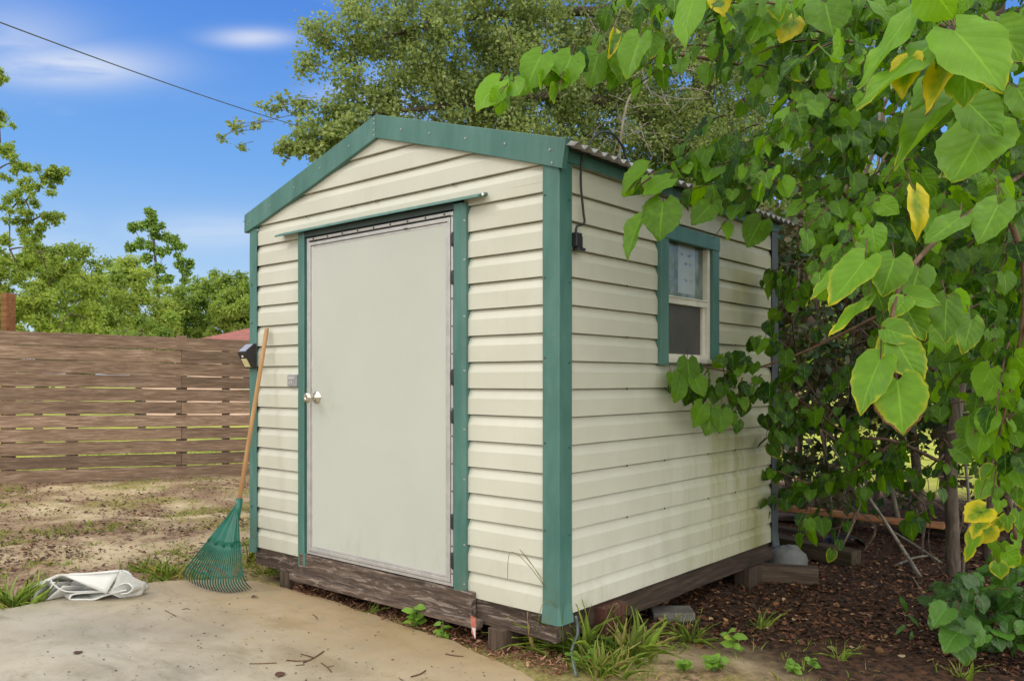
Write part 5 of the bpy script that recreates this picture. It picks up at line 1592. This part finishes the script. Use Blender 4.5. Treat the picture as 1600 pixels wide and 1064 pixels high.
LV.addmany('oval_low', cloud('oval_low', c1_, [(0.27, 0.27, 0.22)] * len(c1_), 135000, 0.037, (0.50, 0.02, 0), 0.26, 0.1, 0.7))
LV.addmany('oval_low', cloud('oval_low', c2_, [(0.17, 0.17, 0.13)] * len(c2_), 24000, 0.037, (0.62, 0.03, 0), 0.22, 0.1, 0.7))
LV.addmany('oval_low', cloud('oval_low', c3_, [(0.09, 0.09, 0.07)] * len(c3_), 4200, 0.043, (0.75, 0.05, 0), 0.2, 0.1, 0.7))
LV.addmany('oval_low', cloud('oval_low', c4_, [(0.06, 0.06, 0.04)] * len(c4_), 520, 0.042, (0.5, 0.05, 0), 0.2, 0.1, 0.7))
LV.build('crown', 'oak_leaf', oak)
W = MB()
oaktrunk = path_branch(W, [Vector((ok_b.x, ok_b.y, -0.1)), ok_b + Vector((0, 0, 1.6)), at(1090, 230, 9.5), at(1105, 60, 9.6), at(1110, -160, 9.6)], 0.22, 0.10, 12)
path_branch(W, [at(1085, 290, 9.5), at(1010, 190, 9.2), at(940, 160, 8.9), at(860, 150, 8.5), at(760, 160, 8.3), at(660, 170, 8.1), at(570, 180, 7.95)], 0.09, 0.012, 8)
path_branch(W, [at(1100, 120, 9.6), at(980, 30, 9.1), at(860, 20, 8.8), at(720, 30, 8.4), at(600, 60, 8.1), at(540, 100, 8.0)], 0.08, 0.010, 8)
path_branch(W, [at(1090, 230, 9.5), at(1180, 150, 9.5), at(1300, 110, 9.4), at(1420, 60, 9.3)], 0.08, 0.02, 8)
W.build('trunk', 'bark', oak, smooth=True)
W = MB()
for i in range(150):
    c_ = random.choice(c1_[: len(c1_)])
    d = (rv(.7) + Vector((-.3, -.2, .1))).normalized(); ln = random.uniform(.25, .7)
    W.tube(smooth_path([c_ - d * ln * .5, c_ + rv(.05), c_ + d * ln * .5], 4), random.uniform(.004, .010), 5)
for c_ in (c2_ + c3_ + c4_)[::5]:
    d = (c_ - at(640, 150, 8.2)).normalized(); ln = random.uniform(.12, .3)
    W.tube([c_ - d * ln, c_ + rv(.01) - d * ln * .5, c_], [.004, .003, .002], 4)
W.tube(smooth_path([at(560, 180, 7.95), at(480, 178, 7.85), at(420, 188, 7.75), at(372, 202, 7.7), at(348, 214, 7.68)], 5), 0.0035, 5)
W.build('twigs', 'bark', oak)['kind'] = 'stuff'
W = MB()
for i in range(42):                                # bare lichen-grey dead branchlets
    u, v = inpoly_sample([(930, 60), (1060, 60), (1090, 240), (960, 250)])
    p = at(u, v, random.uniform(7.9, 8.4)); d = (IX * random.uniform(-.9, .9) + UP * random.uniform(-.6, .9)).normalized(); ln = random.uniform(.15, .5)
    W.tube(smooth_path([p, p + d * ln * .5 + rv(.02), p + d * ln + rv(.03)], 3), [random.uniform(.003, .006)] * 7, 4)
W.tube(smooth_path([at(1060, 80, 8.0), at(1020, 120, 8.0), at(985, 150, 8.0), at(972, 200, 8.0), at(968, 250, 8.1)], 5), 0.012, 6)
W.build('dead_twigs', 'pale_bark', oak)['kind'] = 'stuff'

# ------------------------------------------------------------------ trees beyond the fence
def far_tree(name, label, base, lobes, n, L, tint, mat='far_leaf', group=None, rc=0.55, tr=0.10, tpl='oval_low'):
    b = Vector(base); b.z = 0
    t = thing(name, b, label, 'tree', group)
    cl_ = []
    for (u, v, d, r) in lobes:
        c = at(u, v, d)
        for i in range(max(4, int(16 * r * r)) if rc > .3 else max(9, int(34 * r * r))):
            q = rv(1).normalized() * r * random.random() ** 0.4 * (1.0 if rc > .3 else 1.45); q.z *= .8
            cl_.append(c + q)
    LV = Leaves()
    LV.addmany(tpl, cloud(tpl, cl_, [(rc * .42, rc * .42, rc * .32)] * len(cl_), int(n * 3.0), L * .53, tint, .26, .1, .8))
    LV.build('crown', mat, t)
    W = MB()
    top = at(*lobes[0][:3])
    path_branch(W, [b - UP * .1, b + UP * top.z * .4, top], tr, tr * .4, 7)
    for i_, l in enumerate(lobes[1:]):
        c_ = at(*l[:3])
        near = min([at(*q[:3]) for q in lobes[: i_ + 1]], key=lambda q: (q - c_).length)
        if (near - c_).length < 3.5:
            path_branch(W, [near, near.lerp(c_, .5) + UP * .05, c_], tr * .16, tr * .06, 5, 3)
    W.build('trunk', 'bark', t, smooth=True)
    return t
far_tree('oak_tree', 'small leaved oak hanging in at the left edge above the fence', at(-150, 594, 12.4), [(-40, 330, 12, .7), (-10, 270, 12, .38), (15, 330, 11.8, .40), (40, 315, 11.7, .26), (60, 300, 11.6, .20), (72, 275, 11.6, .13), (92, 272, 11.6, .10),
         (50, 345, 11.7, .22), (15, 390, 11.8, .5), (60, 395, 11.8, .36), (85, 340, 11.7, .08), (0, 225, 12, .15), (-70, 240, 12, .8), (-80, 420, 12, .8), (98, 400, 11.8, .14), (30, 430, 11.9, .5), (75, 430, 11.9, .3), (-4, 120, 12, .08), (-6, 180, 12, .08), (30, 255, 11.9, .14)], 6200, .075, (.50, .12, 0), 'far_leaf', None, .20, .10)
far_tree('bushy_tree', 'bright yellow green bushy tree right behind the fence at left', at(60, 594, 15), [(60, 470, 14.5, .8), (0, 460, 14.5, .8), (110, 490, 14.5, .55), (20, 510, 14, .7), (90, 520, 14, .6), (150, 510, 15, .35), (-60, 480, 14.5, .9), (40, 430, 15, .5), (100, 415, 14.5, .35), (60, 405, 14.5, .45), (135, 440, 15, .35), (20, 400, 14.5, .5), (0, 435, 14.3, .6), (35, 455, 14.3, .5), (-40, 420, 14.5, .7), (10, 490, 14, .6)], 8500, .11, (.68, .22, 0), 'far_leaf', None, .45)
far_tree('leafy_tree', 'rounded green tree in the treeline left of the pine', at(120, 594, 24), [(110, 430, 24, 1.1), (75, 415, 24, .6), (150, 420, 24, .75), (130, 470, 23, 1.2), (170, 460, 24, .8), (90, 480, 23, 1.2), (100, 395, 24, .35), (60, 395, 24, .4), (160, 510, 23, 1.0), (110, 520, 23, 1.0)], 7500, .17, (.48, .10, 0), 'far_leaf', None, .8)
far_tree('leafy_tree', 'pale green rounded tree directly below the tall pine', at(215, 594, 27), [(205, 430, 27, .75), (220, 460, 26, 1.0), (190, 480, 26, 1.0), (245, 490, 26, .9), (200, 410, 27, .3), (225, 515, 26, 1.1), (180, 520, 25, 1.0), (200, 445, 27, .8)], 6500, .17, (.60, .22, 0), 'far_leaf', None, .8)
far_tree('leafy_tree', 'darker green tree between the pine and the shed corner', at(300, 594, 30), [(305, 460, 30, .8), (325, 450, 30, .7), (285, 480, 29, .9), (315, 490, 29, 1.1), (275, 512, 29, 1.0), (330, 505, 29, .9), (340, 480, 30, .8), (300, 515, 29, 1.0), (250, 480, 31, .5)], 6500, .18, (.42, .05, 0), 'far_leaf', None, .85)
far_tree('leafy_tree', 'bright green tree above the red roof at the shed corner', at(375, 594, 27), [(355, 460, 28, .8), (385, 460, 28, .9), (370, 490, 27, 1.0), (400, 500, 27, 1.0), (345, 500, 27, .8), (420, 460, 28, .9), (350, 442, 28, .3), (380, 440, 28, .3)], 6500, .17, (.58, .10, 0), 'far_leaf', None, .8)
far_tree('low_thicket_tree', 'low dark bushy tree along the fence top under the pine', at(220, 594, 19), [(170, 520, 19, .6), (215, 522, 19, .55), (248, 530, 19, .3), (130, 515, 19, .6), (240, 505, 20, .5), (75, 518, 18, .5), (-40, 545, 17, .7), (30, 550, 17, .6), (90, 552, 17, .6), (150, 552, 18, .6), (205, 552, 18, .55), (250, 553, 18, .4), (-20, 585, 16, .5), (60, 588, 16, .5), (130, 588, 17, .5)], 8000, .13, (.25, .05, 0), 'far_leaf', None, .6)
pd_ = 33
far_tree('pine_tree', 'tall sparse pine with tufted branches against the blue sky', at(252, 594, pd_), [(236, 334, pd_, .26), (245, 350, pd_, .34), (226, 352, pd_, .24), (208, 356, pd_, .14), (250, 368, pd_, .30), (266, 374, pd_, .28), (222, 382, pd_, .30), (240, 388, pd_, .28), (262, 392, pd_, .30), (278, 384, pd_, .18), (246, 420, pd_, .30),
         (230, 405, pd_, .2), (203, 387, pd_, .10), (250, 440, pd_, .25), (262, 436, pd_, .14)], 2900, .20, (.45, .1, 0), 'pine_leaf', None, .5, .10, 'oval_low')
far_tree('young_pine', 'short tufted pine top right of the tall pine', at(288, 594, pd_), [(284, 404, pd_, .26), (296, 412, pd_, .16), (278, 416, pd_, .16), (290, 424, pd_, .16), (288, 438, pd_, .10)], 620, .19, (.45, .1, 0), 'pine_leaf', None, .4, .06, 'oval_low')

# belt of woodland further out, all round
woods = None
def wood_proto(seed_):
    st_ = random.getstate(); random.seed(seed_)
    t = thing('woodland_tree', (0, 0, 0), 'broad green tree in the woodland belt around the yard', 'tree', 'woodland trees around the yard')
    cl_ = [Vector((random.gauss(0, 1.5), random.gauss(0, 1.5), random.uniform(1.2, 6.4))) for i in range(70)]
    cl_ = [Vector((c.x * (1.25 - c.z / 9), c.y * (1.25 - c.z / 9), c.z)) for c in cl_]
    LV = Leaves()
    LV.addmany('oval_low', cloud('oval_low', cl_, [(.6, .6, .45)] * len(cl_), 5200, .24, (.42, .1, 0), .26, .1, .8))
    LV.build('crown', 'far_leaf', t)
    W = MB(); path_branch(W, [Vector((0, 0, -.1)), Vector((.1, 0, 2.5)), Vector((0, .2, 5.5))], .16, .05, 7); W.build('trunk', 'bark', t, smooth=True)
    random.setstate(st_)
    return t
protos = [wood_proto(3), wood_proto(9)]
used = [False, False]
def copy_tree(o):
    c = o.copy(); COL.objects.link(c)
    for ch in o.children:
        d = ch.copy(); COL.objects.link(d); d.parent = c
    return c
spots = []
for i in range(16):                                # seen through the thicket and above the canopy on the right
    spots.append(at(1150 + i * 46 + random.uniform(-20, 20), 594, random.uniform(21, 30)))
for i in range(7):
    spots.append(at(560 + i * 85 + random.uniform(-20, 20), 594, random.uniform(26, 34)))
for i in range(5):
    spots.append(at(-650 + i * 85, 594, random.uniform(28, 36)))
for i, p in enumerate(spots):
    k = i % 2
    t = protos[k] if not used[k] else copy_tree(protos[k])
    used[k] = True
    s_ = random.uniform(.85, 1.25)
    t.location = (p.x, p.y, 0); t.rotation_euler = (0, 0, random.uniform(0, 6.28)); t.scale = (s_, s_, s_ * random.uniform(.9, 1.1))
# ------------------------------------------------------------------ ground clutter
def scatter(name, mat, n, sampler, L, label, cat, flat=0.35, tpls=('oval', 'lance'), rmap=None, lift=0.006, thin=1.0):
    LV = Leaves()
    for i in range(n):
        x, y = sampler()
        z = H(x, y)
        a = random.uniform(0, 6.28)
        d = Vector((math.cos(a), math.sin(a), random.gauss(0, flat * .6)))
        nn = Vector((random.gauss(0, flat), random.gauss(0, flat), 1))
        r = random.random() if rmap is None else rmap(x, y)
        LV.add(random.choice(tpls), (x, y, z + random.uniform(0.002, lift + 0.006)), d, nn, L * random.uniform(.5, 1.5), (r, 0, 0), random.uniform(-.3, .6), random.uniform(-.5, .6), random.uniform(.7, 1.4) * thin)
    o = LV.build(name, mat)
    o['kind'] = 'stuff'
    return tag(o, label, cat)
def right_area():
    while True:
        u, v = inpoly_sample([(960, 930), (1190, 880), (1240, 800), (1640, 790), (1640, 1070), (1330, 1000), (1060, 1010), (980, 1000)])
        p = gr(u, v)
        if random.random() < 0.75: return p.x + random.gauss(0, .05), p.y + random.gauss(0, .05)
        x, y = random.uniform(0.05, 2.8), random.uniform(0.8, 7.0)
        return x, y
scatter('leaf_litter', 'litter_brown', 18000, right_area, 0.026, 'brown fallen leaf litter in the shade beside the shed', 'leaf litter', .35, ('oval', 'lance', 'lance'))
def strip_area():
    t = random.random()
    x = -2.0 + 2.05 * t
    return x, random.gauss(0.03, 0.055) - 0.03 * t
scatter('leaf_litter', 'straw', 3600, strip_area, 0.026, 'reddish dry needles and leaves along the shed front', 'leaf litter', .5, ('lance', 'lance', 'lance', 'oval'), None, .02, .45)
def yard_area():
    while True:
        u, v = random.uniform(-60, 400), random.uniform(745, 940)
        p = gr(u, v, .03)
        if in_poly(p.x, p.y, SLAB): continue
        if fbm(p.x * .9 + 3, p.y * .9 + 9, 0, 4) > -0.05 or random.random() < .2:
            return p.x, p.y
scatter('leaf_litter', 'litter_brown', 6500, yard_area, 0.024, 'scattered brown leaf debris on the sandy yard', 'leaf litter', .35, ('oval', 'lance', 'lance'), lambda x, y: min(1, max(0, random.gauss(.62, .22))))
def under_area():
    return random.uniform(-2.2, 0.0), random.uniform(0.1, 2.1)
scatter('leaf_litter', 'litter_brown', 900, under_area, 0.04, 'dark leaf debris under the raised shed floor', 'leaf litter', .35, ('oval', 'lance'))

# grass -------------------------------------------------------------------------------------
def blades(LVb, x, y, n, h, spread, lean=None, dry=0.15, z=None):
    for i in range(n):
        a = random.uniform(0, 6.28); r = abs(random.gauss(0, spread))
        px_, py_ = x + r * math.cos(a), y + r * math.sin(a)
        d = Vector((math.cos(a) * random.uniform(.05, .8), math.sin(a) * random.uniform(.05, .8), random.uniform(.6, 1.0)))
        if lean: d += Vector(lean) * random.random()
        nn = Vector((-d.x, -d.y, .25)) + rv(.2)
        g_ = random.uniform(.6, 1) if random.random() < dry else random.uniform(0, .15)
        LVb.add('blade', (px_, py_, (H(px_, py_) if z is None else z) - .004), d, nn, h * random.uniform(.45, 1.2), (random.random(), g_, 0), 0.3, random.uniform(-1.3, -.1) if random.random() < .2 else random.uniform(.2, 1.5), random.uniform(.6, 1.3) * .0027 / max(h, .04))
vk = np.linspace(0, 1, 6)
def blade_tpl():
    X = []; Y = []; U = []; V = []
    for v in vk:
        wd = 0.5 * (1 - v ** 1.8) + .02
        for q in (-1, 0, 1):
            X.append(q * wd); Y.append(v); U.append(q); V.append(v)
    F = [(i * 3 + j, i * 3 + j + 1, i * 3 + 4 + j, i * 3 + 3 + j) for i in range(5) for j in range(2)]
    return np.array(X), np.array(Y), np.array(U), np.array(V), np.array(F)
TPL['blade'] = blade_tpl()
def tuft(u, v, n, h, spread, label, z=0.0, lean=None, dry=.15):
    p = gr(u, v, z)
    LVb = Leaves()
    blades(LVb, p.x, p.y, n, h, spread, lean, dry)
    o = LVb.build('grass_tuft', 'grass_leaf')
    return tag(rebase(o, (p.x, p.y, H(p.x, p.y))), label, 'grass tuft', 'grass tufts')
tuft(905, 1022, 100, .24, .055, 'tallest grass tuft, below the green corner trim of the shed', lean=(-.25, -.2, 0))
tuft(985, 1025, 100, .19, .05, 'spiky grass tuft right of the streaked wooden pier', lean=(.2, -.2, 0), dry=.3)
tuft(940, 1050, 130, .13, .055, 'low mixed grass tuft at the bottom edge near the pier', dry=.35)
tuft(1075, 1005, 45, .13, .04, 'small grass clump in front of the flat concrete block')
tuft(1190, 985, 22, .10, .025, 'thin grass sprig on the dark leaf litter')
tuft(852, 1012, 50, .19, .05, 'grass clump under the front wall left of the corner trim', lean=(-.3, -.3, 0))
tuft(800, 990, 26, .13, .035, 'wispy grass clump beside the squat wooden block', dry=.4)
tuft(636, 981, 22, .08, .02, 'tiny grass clump under the door skid board')
tuft(578, 962, 14, .10, .012, 'bladed seedling growing under the skid board left of the leafy weed')
tuft(20, 945, 120, .15, .07, 'bright grass clump at the left edge beside the vinyl sheet', .01)
tuft(262, 903, 120, .11, .075, 'green grass clump between the vinyl sheet and the rake')
tuft(222, 895, 60, .10, .06, 'grass clump just right of the vinyl sheet')
tuft(412, 896, 55, .10, .05, 'grass clump at the left corner of the shed', dry=.4)
tuft(440, 898, 50, .09, .05, 'yellow green grass clump under the front wall left of the door', dry=.3)
tuft(388, 880, 20, .22, .02, 'tall thin grass stalks beside the left corner trim', dry=.5)
tuft(1310, 1025, 18, .09, .02, 'small grass sprig beside the curled leaf')
tuft(1500, 1058, 24, .11, .03, 'grass blades at the lower right below the shrub')
LVb = Leaves()
for i in range(420):
    for _ in range(50):
        u, v = random.uniform(-60, 400), random.uniform(748, 935)
        p = gr(u, v, .03)
        if in_poly(p.x, p.y, SLAB): continue
        if fbm(p.x * .8 + 13, p.y * .8 + 2, 0, 4) > .12 or random.random() < .05: break
    blades(LVb, p.x, p.y, random.randint(4, 14), random.uniform(.025, .06), .035, None, .3)
for i in range(60):
    u, v = inpoly_sample([(900, 1000), (1050, 985), (1330, 1010), (1420, 1070), (880, 1070)])
    p = gr(u, v); blades(LVb, p.x, p.y, random.randint(3, 8), random.uniform(.02, .06), .03, None, .3)
for i in range(70):                                 # creeping runners along the slab edge
    t = random.random(); blades(LVb, -2.72 + .5 * t * random.random(), -1.2 + 1.0 * random.random(), random.randint(3, 8), random.uniform(.03, .08), .03, None, .25)
gs = LVb.build('sparse_grass', 'grass_leaf'); gs['kind'] = 'stuff'; tag(gs, 'sparse short grass growing through the sandy soil', 'grass')
LVb = Leaves()                                      # lawn beyond the fence
for i in range(5200):
    s = random.uniform(-6, 9); q = random.uniform(.25, 5.5)
    p = f0 + fd * s + fn * q
    LVb.add('blade', (p.x, p.y, .0), Vector((random.gauss(0, .4), random.gauss(0, .4), 1)), rv(1), random.uniform(.06, .16), (random.uniform(.3, 1), random.uniform(0, .5), 0), .2, .4, .12)
gs = LVb.build('lawn_grass', 'grass_leaf'); gs['kind'] = 'stuff'; tag(gs, 'sunny lawn grass behind the board fence', 'grass')

# long arching seed stalks by the corner
W = MB()
for (a, b, c) in [((905, 1012), (800, 862), (793, 905)), ((890, 1010), (812, 858), (868, 930)), ((900, 1010), (850, 940), (838, 985))]:
    p0, p1, p2 = gr(*a), at(b[0], b[1], 3.30), at(c[0], c[1], 3.36)
    W.tube(smooth_path([p0, p0.lerp(p1, .6) + UP * .05, p1, p2], 7), .0012, 5)
sk = W.build('seed_stalk', 'grass_stalk', None)
tag(rebase(sk, gr(900, 1012)), 'long thin arching grass stalks in front of the lower siding', 'grass stalks')

# weeds -------------------------------------------------------------------------------------
def weed(u, v, h, nl, L, label, tpl='oval', yel=0.0, name='weed', depth=None, lean=(0, 0, 0)):
    p = gr(u, v) if depth is None else at(u, v, depth)
    W = MB(); LVw = Leaves()
    if depth is None: p.z = H(p.x, p.y)
    t = thing(name, p, label, 'weed')
    for s in range(max(1, nl // 6)):
        d = (UP + Vector((random.uniform(-.5, .5), random.uniform(-.6, .2), 0)) + Vector(lean)).normalized()
        hh = h * random.uniform(.6, 1.05)
        tip = p + d * hh
        W.tube([p, p.lerp(tip, .5) + rv(.006), tip], [.0022, .0018, .0012], 5)
        for i in range(6):
            q = p.lerp(tip, .35 + .65 * i / 5)
            a = i * 2.4 + s
            sd = Vector((math.cos(a), math.sin(a), .25))
            g_ = random.uniform(.5, .9) if random.random() < yel else 0.0
            LVw.add(tpl, q, sd + rv(.15), UP * .9 + OUT * .45 + rv(.25), L * random.uniform(.6, 1.15), (random.uniform(.4, 1), g_, 0), .2, .4, 1.0)
    W.build('stem', 'weed_stem', t); LVw.build('foliage', 'weed_leaf', t)
    return t
weed(652, 986, .17, 24, .060, 'light green leafy weed growing out below the door')
weed(694, 1001, .09, 12, .045, 'smaller curled weed just right of the leafy weed below the door')
weed(1150, 1030, .14, 12, .060, 'upright weed with one yellow leaf on the sandy patch', 'oval', .3)
weed(1115, 1052, .07, 30, .045, 'bright green low weed cluster at the bottom edge', 'oval')
weed(1070, 1050, .05, 24, .038, 'small clover like weed left of the bright weed cluster', 'oval')
weed(1240, 1052, .05, 24, .034, 'pale clover like weed patch on the sandy soil', 'oval')
weed(1275, 1045, .06, 12, .034, 'second pale clover sprig right of the clover patch', 'oval')
weed(910, 1045, .09, 18, .055, 'broad leaved weed in the grass below the corner trim', 'oval')
weed(905, 1000, .10, 12, .06, 'leafy weed hidden in the tall grass by the corner', 'oval')

# curled leaf and other single fallen leaves
def fallen(u, v, L, label, r, on=0.0, curl=-1.2, mat='litter_brown', a=None):
    LVf = Leaves(); p = gr(u, v, on); z = (H(p.x, p.y) if on == 0 else on)
    aa = random.uniform(0, 6.28) if a is None else a
    LVf.add('oval', (0, 0, .004), (math.cos(aa), math.sin(aa), .1), (0, 0, 1), L, (r, 0, 0), .5, curl, 1.1)
    o = LVf.build('fallen_leaf', mat); o.location = (p.x, p.y, z)
    tag(o, label, 'leaf')
fallen(1292, 1012, .11, 'large curled olive leaf lying on the dark litter', .5, 0, 1.6, 'olive_litter', .3)
fallen(1375, 1022, .055, 'pale tan curled leaf on the dark soil at lower right', .97)
fallen(120, 1022, .05, 'small brown leaf lying alone on the slab at lower left', .55, SLAB_Z + .002, .3)
fallen(440, 1050, .055, 'brown leaf on the slab near the bottom edge beside the twigs', .6, SLAB_Z + .002, .3)
fallen(402, 932, .035, 'small red brown leaf on the slab right of the rake', .5, SLAB_Z + .002, .3)
fallen(1405, 958, .07, 'yellow fallen leaf on the shaded litter', 1.0, 0, .6)
fallen(1345, 955, .05, 'pale fallen leaf left of the yellow fallen leaf', .95, 0, .6)
fallen(1210, 960, .09, 'narrow tan leaf lying among the red brown litter', .93, 0, .4)
# twigs on the slab
def stick(name, a, b, r, label, z=SLAB_Z, cat='twig', fork=None, mat='twig_bark'):
    p, q = gr(a[0], a[1], z), gr(b[0], b[1], z)
    W = MB()
    mid = p.lerp(q, .5) + Vector((random.uniform(-.01, .01), random.uniform(-.01, .01), r))
    W.tube(smooth_path([p + UP * r, mid, q + UP * r], 4), r, 6)
    if fork:
        f_ = gr(fork[0], fork[1], z); W.tube([mid, f_ + UP * r], [r * .8, r * .5], 5)
    o = W.build(name, mat)
    tag(rebase(o, p), label, cat)
stick('twig', (390, 1037), (432, 1036), .0025, 'long straight twig on the slab near the bottom edge')
stick('twig', (448, 1032), (480, 1032), .003, 'short thick twig on the slab right of the straight twig')
stick('twig', (474, 1036), (506, 1018), .0032, 'slanted twig pointing up right on the slab', fork=(470, 1022))
stick('twig', (462, 1040), (476, 1039), .002, 'tiny twig below the slanted twig on the slab')
stick('twig', (502, 1036), (518, 1050), .0022, 'thin forked twig right of the slanted twig', fork=(522, 1040))
stick('twig', (258, 954), (275, 963), .0022, 'thin dark twig on the slab below the rake')
stick('twig', (285, 952), (296, 952), .002, 'small curved twig right of the thin dark twig below the rake')
stick('twig', (696, 1022), (724, 1026), .003, 'brown stick on the slab near the shed corner')
stick('twig', (642, 1058), (665, 1048), .003, 'dark stick at the bottom edge of the slab')
stick('twig', (488, 960), (496, 968), .002, 'tiny twig on the slab below the door')
W = MB(); st0 = random.getstate()
LVd = Leaves()
for i in range(520):                                # crumbs of leaf and bark strewn on the slab
    u, v = inpoly_sample([(20, 1064), (60, 960), (300, 930), (420, 920), (700, 1000), (840, 1064)])
    p = gr(u, v, SLAB_Z)
    if not in_poly(p.x, p.y, SLAB): continue
    a = random.uniform(0, 6.28)
    LVd.add('lance', (p.x, p.y, SLAB_Z + .003), (math.cos(a), math.sin(a), .05), (random.gauss(0, .2), random.gauss(0, .2), 1), random.choice((.004, .005, .006, .008, .014)), (random.random() * .7, 0, 0), .3, .2, random.uniform(.8, 2.2))
cr = LVd.build('slab_debris', 'litter_brown'); cr['kind'] = 'stuff'; tag(cr, 'tiny bark and leaf crumbs strewn on the concrete slab', 'debris')

# timber and rubbish behind the shed on the right
def lumber(name, a, b, za, zb, w_, h_, mat, label, cat='plank', seed=0):
    p = gr(a[0], a[1], za); q = gr(b[0], b[1], zb)
    o = beam(name, p, q, w_, h_, mat, None, .008, 12, .005, seed=seed)
    return tag(o, label, cat)
lumber('wooden_plank', (1215, 792), (1478, 822), .13, .10, .17, .03, 'plank_wood', 'long orange brown plank lying across the rubble behind the shed')
lumber('wooden_plank', (1440, 822), (1560, 842), .05, .06, .14, .03, 'old_timber', 'grey plank end beyond the long orange plank')
lumber('round_log', (1180, 840), (1338, 874), .075, .055, .11, .11, 'old_timber', 'weathered timber log with a crack lying behind the shed corner', 'log', 4)
lumber('landscape_timber', (1188, 893), (1278, 900), .045, .04, .11, .10, 'dark_beam_wood', 'thick cut timber lying against the far end of the side wall', 'timber', 6)
lumber('wooden_plank', (1190, 820), (1290, 838), .10, .07, .10, .025, 'old_timber', 'narrow dark plank between the log and the orange plank', 'plank', 9)
lumber('wooden_plank', (1190, 806), (1300, 812), .03, .03, .22, .03, 'dark_beam_wood', 'wide dark board under the narrow plank', 'plank', 12)
bgp = gr(1222, 884, .0)
bgm = MB()
for k_ in range(1):
    g_ = []
    for i in range(13):
        ph = i / 12 * math.pi / 2
        g_.append([])
        for j in range(25):
            th = j / 24 * 2 * math.pi
            rr = math.cos(ph) ** .7
            wob = 1 + .10 * fbm(math.cos(th) * 1.5, math.sin(th) * 1.5 + ph * 2, 3.0, 3)
            o_ = Vector(IX) * (.135 * rr * math.cos(th) * wob) + Vector(IY) * (.10 * rr * math.sin(th) * wob)
            g_[-1].append((bgp.x + .01 + o_.x, bgp.y + .06 + o_.y, .135 * math.sin(ph) * wob - .01))
    bgm.grid(g_)
bag = bgm.build('white_bag', 'bag_white', None, smooth=True)
tag(rebase(bag, (bgp.x, bgp.y, 0)), 'rounded dirty white bag behind the thick timber at the shed corner', 'bag')
def limb_stick(pts, r, label):
    W = MB(); c = [at(*p) if len(p) == 3 else gr(*p) for p in pts]
    W.tube(smooth_path(c, 5), [r * (1 - .5 * i / (5 * (len(c) - 1))) for i in range(5 * (len(c) - 1) + 1)], 7)
    o = W.build('fallen_branch', 'pale_bark', smooth=True)
    tag(rebase(o, c[0]), label, 'branch')
limb_stick([(1440, 905), (1415, 865, 5.4), (1380, 810, 5.6), (1345, 760, 5.7), (1300, 700, 5.7)], .014, 'leaning bare branch slanting up to the left over the litter')
limb_stick([(1470, 880), (1430, 852, 5.9), (1395, 830, 6.1)], .014, 'grey fallen branch crossing behind the leaning branch')
limb_stick([(1395, 886), (1425, 872, 5.5), (1450, 868, 5.55)], .012, 'short forked grey branch lying on the litter')
limb_stick([(1445, 950), (1440, 925, 4.7), (1425, 900, 4.9)], .007, 'thin brown stick standing in the litter near the mulberry trunk')
bb = thing('dark_bottle', gr(1318, 848, .0), 'dark crumpled plastic bag lying in the rubble behind the log', 'rubbish')
bq = gr(1318, 852, 0)
bm_ = MB(); rr_ = []
for i in range(7):
    th = i / 6 * math.pi
    rr_.append([(bq.x + .13 * math.cos(th) * RT[0] + (k - 3) * .03 * FW[0] + .012 * fbm(i, k, 4), bq.y + .13 * math.cos(th) * RT[1] + (k - 3) * .03 * FW[1], .09 * math.sin(th) * (1 - .08 * abs(k - 3)) + .02 * fbm(i * 1.3, k * 1.1, 7)) for k in range(7)])
bm_.grid(rr_); bm_.build('film', 'black_plastic', bb, solid=.003)
bb.name = 'plastic_bag'
